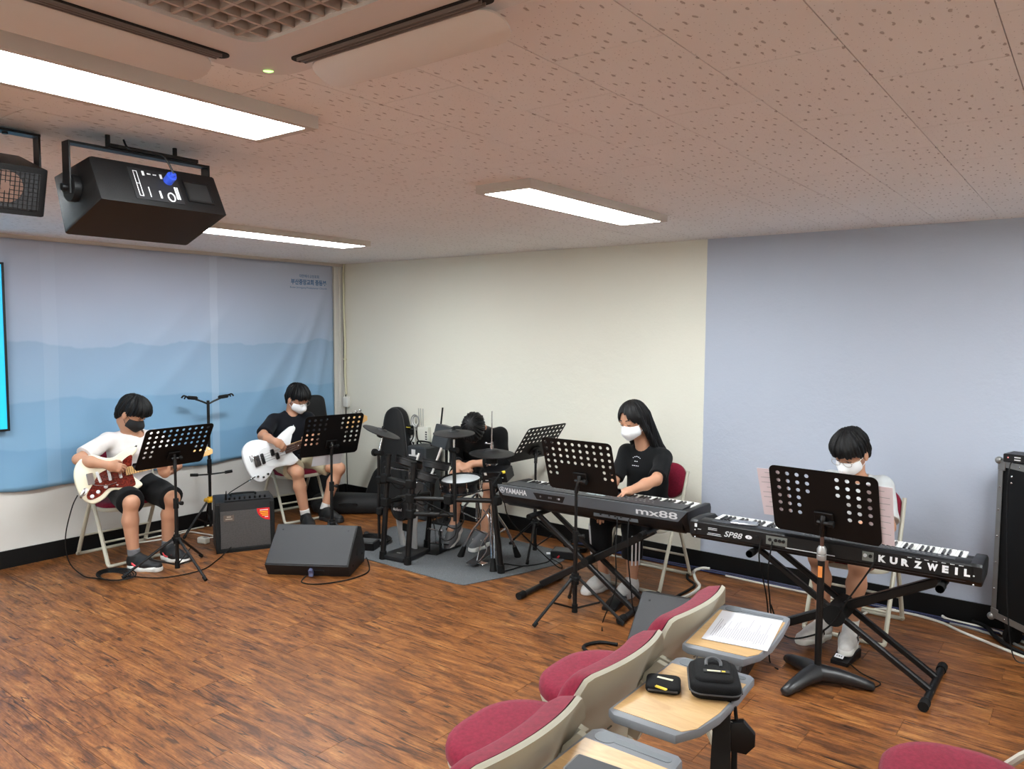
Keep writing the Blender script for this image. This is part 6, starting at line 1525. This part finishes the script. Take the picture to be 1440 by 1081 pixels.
# ---------------------------------------------------------------- the two guitars (local x along the neck, z out of the face, y up)
sunb = mat('cream guitar body', (232, 226, 202), .18, spec=.6); bassw = mat('white bass body', (236, 238, 240), .18, spec=.6)
maplen = mat('maple neck', (222, 178, 116), .35, var=.08, vscale=25, stretch=(1, 8, 8)); rosew = mat('rosewood board', (70, 46, 36), .45)
def tortoise():
    t = NT('tortoise pickguard'); p = t.coords('Object')
    t.link(t.ramp(t.noise(p, 55, 4, .6, 1.5), [(.35, lin((52, 12, 10))), (.55, lin((112, 34, 26))), (.7, lin((140, 62, 40)))]), t.b.inputs['Base Color']); t.b.inputs['Roughness'].default_value = .15; return t.m
def guitar(label, M, bass=False, name='electric_guitar'):
    t = thing(name, label, 'guitar'); t.matrix_world = M
    k = 1.14 if bass else 1.0
    if not bass: out = [(-.205, .0), (-.19, .09), (-.14, .145), (-.07, .155), (.0, .118), (.05, .112), (.10, .135), (.165, .155), (.20, .145), (.195, .118), (.15, .075), (.14, .04), (.14, -.03), (.155, -.06), (.185, -.10), (.18, -.122), (.13, -.138), (.07, -.125), (.0, -.108), (-.06, -.15), (-.13, -.165), (-.185, -.11)]
    else: out = [(-.225, .02), (-.21, .11), (-.15, .155), (-.07, .15), (.0, .112), (.06, .105), (.13, .135), (.205, .16), (.24, .15), (.235, .122), (.18, .08), (.16, .045), (.16, -.03), (.17, -.06), (.19, -.10), (.185, -.122), (.13, -.135), (.06, -.118), (-.02, -.108), (-.08, -.155), (-.15, -.17), (-.205, -.11)]
    P = [(p.x, p.y) for p in spl([(a, b, 0) for a, b in out], 5, True)]
    b = MB(); b.prism(P, -.042, 0, None, b=.010); obj('body', b, bassw if bass else sunb, t, ang=50)
    if not bass: pg = [(.145, .028), (.16, .10), (.11, .085), (.06, .045), (-.0, .04), (-.06, .02), (-.10, -.03), (-.155, -.10), (-.14, -.135), (-.08, -.125), (-.02, -.088), (.05, -.10), (.11, -.11), (.145, -.10), (.14, -.03)]
    else: pg = [(.16, .03), (.20, .11), (.13, .075), (.05, .06), (-.05, .075), (-.10, .05), (-.10, -.02), (-.06, -.07), (0, -.088), (.06, -.10), (.13, -.115), (.16, -.10), (.155, -.03)]
    g = MB(); g.prism([(p.x, p.y) for p in spl([(a, b_, 0) for a, b_ in pg], 4, True)], .0, .0022); obj('pickguard', g, mat('white pickguard', (226, 228, 230), .3) if bass else tortoise(), t, ang=30)
    NL = .86 if bass else .66      # nut position from the body centre... bridge near x=-.10
    nut = .655 if bass else .50; w0, w1 = (.031, .0215) if bass else (.028, .021)
    n_ = MB(); n_.prism([(.12, -w0), (nut, -w1), (nut, w1), (.12, w0)], -.018, .006, None, b=.004); obj('neck', n_, maplen, t)
    f_ = MB(); f_.prism([(.10, -w0), (nut, -w1+.001), (nut, w1-.001), (.10, w0)], .006, .0105); fb = obj('fretboard', f_, rosew if bass else maplen, t, ang=0)
    fr = MB(); sc = (nut+.10 if not bass else nut+.12)
    for i in range(1, 21):
        x = nut-sc*(1-2**(-i/12)); ww = w1+(w0-w1)*(nut-x)/(nut-.1)
        if x > .105: fr.box((x, 0, .0112), (.0022, 2*ww, .0015))
    obj('fret', fr, chrome, fb, None, 0)['kind'] = 'stuff'
    dt = MB()
    for i in (3, 5, 7, 9, 12, 15):
        x = nut-sc*(1-2**(-(i-.5)/12)); dt.cyl((x, 0, .0105), (x, 0, .0112), .004, seg=10)
    obj('inlay', dt, whitep if bass else keyb, fb, None, 0)['kind'] = 'stuff'
    hs = [(nut, -w1), (nut+.03, -w1-.004), (nut+.05, -.055), (nut+.10, -.06), (nut+.16, -.045), (nut+.185, -.02), (nut+.18, .008), (nut+.15, .015), (nut+.05, w1), (nut, w1)] if not bass else [(nut, -w1), (nut+.03, -w1-.008), (nut+.055, -.058), (nut+.12, -.065), (nut+.19, -.05), (nut+.225, -.022), (nut+.215, .012), (nut+.17, .02), (nut+.06, w1+.006), (nut, w1)]
    hs = [(x, -y) for x, y in hs]
    h_ = MB(); h_.prism(hs, -.014, -.001, None, b=.002); hd = obj('headstock', h_, maplen, t)
    obj('nut', MB().box((nut, 0, .006), (.005, 2*w1, .012)), whitep, t, None, 0)
    ns = 4 if bass else 6
    for i in range(ns):
        x = nut+(.06+.04*i if bass else .035+.024*i); y = .045 if bass else .022+.0035*i
        obj('tuning_peg', MB().cyl((x, y-.012, -.001), (x, y-.012, .012), .006 if bass else .0045, seg=10).cyl((x, y+.012, -.008), (x, y+.036, -.008), .003, seg=6).sph((x, y+.045, -.008), (.013, .011, .004) if bass else (.008, .009, .003)), chrome, hd)
    st_ = MB()
    for i in range(ns):
        a = (i-(ns-1)/2)/(ns-1); st_.cyl((-.11 if not bass else -.13, a*.054 if not bass else a*.06, .013), (nut, a*.036, .0135), .0006 if not bass else .0012, seg=5)
    obj('string', st_, chrome, t)['kind'] = 'stuff'
    if not bass:
        obj('bridge', MB().box((-.115, 0, .007), (.04, .075, .012), b=.002), chrome, t); obj('tremolo_arm', MB().tube(spl([(-.11, -.035, .014), (-.09, -.05, .02), (-.03, -.065, .026), (.03, -.06, .026)], 5), .003, 6), chrome, t)
        for x, rz in ((-.065, .15), (.0, 0), (.065, 0)):
            obj('pickup', MB().box((0, 0, .006), (.018, .078, .010), b=.004), whitep, t, T(x, 0, 0) @ RZ(rz))
        for x, y in ((-.035, -.072), (-.085, -.095), (-.125, -.115)): obj('knob', MB().lathe([(.013, .002), (.012, .006), (.009, .008), (.0085, .017), (.007, .018), (0, .018)], T(x, y, 0), 16), whitep, t)
        obj('jack_plate', MB().prism(rrect(.03, .055, .013, 5), 0, .004, T(-.165, -.075, 0) @ RZ(-.7), b=.0015), chrome, t)
        obj('plug', MB().cyl((-.165, -.075, .004), (-.185, -.095, .035), .006).cyl((-.185, -.095, .035), (-.195, -.105, .05), .008), chrome, t)
        obj('switch', MB().cyl((.03, -.075, .002), (.035, -.078, .018), .003), whitep, t)
    else:
        obj('bridge', MB().box((-.135, 0, .007), (.05, .085, .012), b=.002).box((-.13, 0, .014), (.03, .07, .006)), chrome, t)
        for (x, y) in ((.0, .02), (.03, -.02)): obj('pickup', MB().box((x, y, .008), (.032, .052, .014), b=.006), keyb, t)
        obj('pickup', MB().box((-.085, 0, .007), (.028, .085, .012), b=.006), keyb, t)
        for x, y in ((-.165, -.115), (-.125, -.135), (-.085, -.125)): obj('knob', MB().cyl((x, y, 0), (x, y, .016), .009, seg=14), chrome, t)
        pt = MB()
        for q in range(5): pt.box((-.175+.009*q, .03-.012*(q % 2), .0005), (.005, .05-.02*(q % 3 == 1), .0008))
        obj('decal', pt, mat('dark decal', (60, 62, 66), .5), t, None, 0)['kind'] = 'stuff'
        obj('plug', MB().cyl((-.19, -.10, -.02), (-.225, -.135, -.02), .006), chrome, t)
    obj('strap_button', MB().cyl((.19 if not bass else .225, .148, -.02), (.205 if not bass else .24, .158, -.02), .006, seg=8), chrome, t)
    return t
GB = Vector((.62, -2.68, .685)); GH = Vector((.815, -1.995, .782))
GM = frame(GB, GH-GB, Vector((-.18, 0, 1)))
# z must look into the room
def facing(M, d=(1, -.4, .2)):
    return M
GM = frame(GB, GH-GB, (-.22, .0, 1)); gtr = guitar('cream electric guitar with a red tortoise pickguard in the lap of the white shirted boy', GM @ Matrix.Scale(1.06, 4))
BB = Vector((.585, -1.29, .650)); BH = Vector((.775, -.36, .90))
BMt = frame(BB, BH-BB, (-.15, -.3, 1)) @ Matrix.Scale(1.1, 4); bas = guitar('white bass guitar in the lap of the boy in the dark shirt', BMt, True, 'bass_guitar')
cable('black guitar lead from the cream guitar down to the coil on the floor', [(.625, -2.90, .575), (.66, -2.955, .50), (.62, -2.985, .30), (.60, -2.96, .12), (.66, -2.90, .02), (.75, -2.86, .008), (.85, -2.82, .008)], .0042, rubber)
cable('straight black lead from the white bass down to the amplifier', [(.60, -1.475, .49), (.62, -1.58, .46), (.72, -1.78, .43), (.745, -1.82, .42)], .004, rubber)
# ---------------------------------------------------------------- the five players
white_tee = fabric('white cotton', (222, 216, 214)); navy = fabric('black navy cotton', (15, 17, 24)); blackc = fabric('black cotton', (13, 14, 16)); khaki = fabric('khaki cotton', (196, 186, 158)); greyt = fabric('light grey cotton', (196, 200, 202)); dks = fabric('black shorts cloth', (12, 13, 15)); pinkc = fabric('brown beige cotton', (150, 120, 104))
shb = mat('black shoe', (14, 15, 17), .6, bump=.3, bscale=200); shw = mat('white shoe', (206, 204, 202), .55, var=.08, vscale=40); shg = mat('grey knit shoe', (96, 98, 102), .7, bump=.3, bscale=300); solew = mat('white sole', (226, 226, 222), .5); solek = mat('black sole', (28, 28, 29), .6); sockw = fabric('white sock', (214, 212, 210)); sockg = fabric('grey sock', (112, 112, 116)); sockk = fabric('black sock', (30, 30, 32))
nk = Vector(GH-GB).normalized(); nkb = Vector(BH-BB).normalized()
p1, i1 = person('boy in a white shirt and black mask playing the cream guitar', (.36, -2.40), -8, .455, 10, (.465, -2.425, 1.095), 32, 32, 0,
    ((.695, -2.715, .765), (.15, .94, -.35), (-.9, .1, -.35), 42), ((.745, -2.335, .655), (.25, -.45, .75), (-.75, .35, .3), 70),
    ((.70, -2.60, 0), 26), ((.64, -2.31, 0), 8), white_tee, dks, .99, .094, shb, solew, sockg, 'bowl', maskb, elbR=(-.25, -1, -.16), elbL=(.2, .8, -1), seed=3, sleeve=.80, sh_half=.178)
p2, i2 = person('boy in a dark shirt and white mask playing the white bass', (.31, -.90), -20, .455, 6, (.415, -.90, 1.10), 8, 26, 4,
    ((.665, -1.315, .775), (.2, .75, -.6), (-.9, -.1, -.35), 45), ((.745, -1.035, .70), (-.05, -.35, .9), (-.8, .2, .2), 75),
    ((.665, -1.03, 0), -22), ((.60, -.80, 0), 6), navy, khaki, .74, .092, shb, solek, sockw, 'short', maskw, True, elbR=(-.5, -1, -.35), elbL=(.2, .8, -1), seed=5, sleeve=.82, legpole=((1, -.1, .8), (1, 1.15, .8)))
p3, i3 = person('drummer in black bowing his head low behind the drum kit', (2.05, -.27), -55, .475, 44, (2.305, -.655, .965), -64, 80, 0,
    ((2.16, -.665, .655), (.75, -.1, -.25), (.1, .3, -1), 60), ((2.245, -.60, .665), (-.5, -.45, -.2), (-.1, .2, -1), 60),
    ((2.13, -.66, .085), -80), ((2.33, -.52, .01), -80), blackc, dks, .86, .09, shg, solew, None, 'short', None, elbR=(-1, -.2, -.5), elbL=(.5, .9, -.2), seed=9, sh_half=.18, sleeve=1.62, shoepitch=(38, 0), tor=1.0, nhole=0)
p4, i4 = person('girl with long black hair and white mask in a black shirt at the left keyboard', (3.735, -.49), -92, .455, 9, (3.705, -.655, 1.13), -103, 18, 3,
    ((3.63, -.93, .60), (.25, -.75, -.6), (0, -.1, -1), 30), ((3.86, -.985, .722), (-.25, -.95, -.05), (0, 0, -1), 22),
    ((3.60, -.79, 0), -97), ((3.80, -.77, 0), -92), blackc, blackc, 1.55, .08, shw, shw, None, 'long', maskw, elbR=(-.4, -.5, -1), elbL=(-.1, 1, -.4), seed=11, sleeve=.88, sh_half=.15, scale=.955)
p5, i5 = person('boy with a bowl cut, glasses and white mask at the right keyboard', (5.10, -.52), -90, .455, 9, (5.088, -.655, 1.055), -106, 30, -3,
    ((4.98, -.93, .715), (.1, -1, -.05), (0, 0, -1), 25), ((5.24, -.93, .715), (-.1, -1, -.05), (0, 0, -1), 25),
    ((5.05, -.84, .035), -112), ((5.17, -.83, .035), -85), greyt, pinkc, .70, .088, shw, solew, sockw, 'bowl', maskw, True, seed=13, sleeve=.85, sh_half=.155, scale=.93, tor=.85)
# marks on clothes and shoes
def on_shoe(pp, sd, nm, mb, m): so, M = person.shoes[(pp.name, sd)]; return obj(nm, mb, m, so, M, 0)
redp = mat('coral red print', (232, 76, 84), .5)
for sd in (-1, 1):
    for q in (-1, 1):
        sw = MB(); sw.tube(spl([(.06, q*.050, .064), (.085, q*.052, .044), (.12, q*.052, .042), (.16, q*.0475, .06)], 5), [.002, .005, .008, .009, .009, .009, .008, .008, .0075, .006, .006, .005, .004, .003, .002, .001], 6, sq=((0, 0, 1), .35)); on_shoe(p1, sd, 'side_mark', sw, redp)
        for k in range(3): on_shoe(p3, sd, 'stripe', MB().tube([(.105+.022*k, q*.046, .040), (.125+.022*k, q*.036, .078)], .0055, 6, sq=((1, 0, 0), .5)), solew)
        nn = MB().tube([(.10, q*.050, .045), (.10, q*.046, .075)], .003, 5).tube([(.10, q*.046, .075), (.125, q*.050, .045)], .003, 5).tube([(.125, q*.050, .045), (.125, q*.045, .075)], .003, 5); on_shoe(p5, sd, 'side_mark', nn, keyb)
L = i4['legs']
for (hip, kn, ank, fd), sd in zip(L, (-1, 1)):
    d = nz(ank-kn); side = np.array((0, sd, 0)); side = nz(side*.75+fd*.7); side = nz(side-d*(side@d)); tn = np.cross(d, side); c0 = kn+d*.02
    for k in (-1, 0, 1):
        s_ = MB(); s_.grid(lambda u, v: tuple(c0+d*.21*v+nz(side*1.0+tn*((.32*k)+(u-.5)*.13))*(.083-.004*v)), 2, 10, .003); obj('stripe', s_, whitep, p4)
sp_ = MB()
nk4 = i4['chest']; 
for r, (z, ws) in enumerate(((.055, (.006, .009, .012, .009, .006)), (.022, (.010, .012)), (-.008, (.008, .010, .012, .008)))):
    x = -sum(ws)/2-.002*len(ws)
    for q, w_ in enumerate(ws):
        zz = z+(.010*math.cos((q-2)*.8)-.01 if r == 0 else 0); sp_.box((0, x+w_/2, zz), (.002, w_*.8, .0042)); x += w_+.004
PRINT_BM = frame(nk4+np.array((.137, .0, .02)), (1, 0, .30), (0, 1, 0)); obj('shirt_print', sp_, whitep, p4, PRINT_BM, 0)['kind'] = 'stuff'
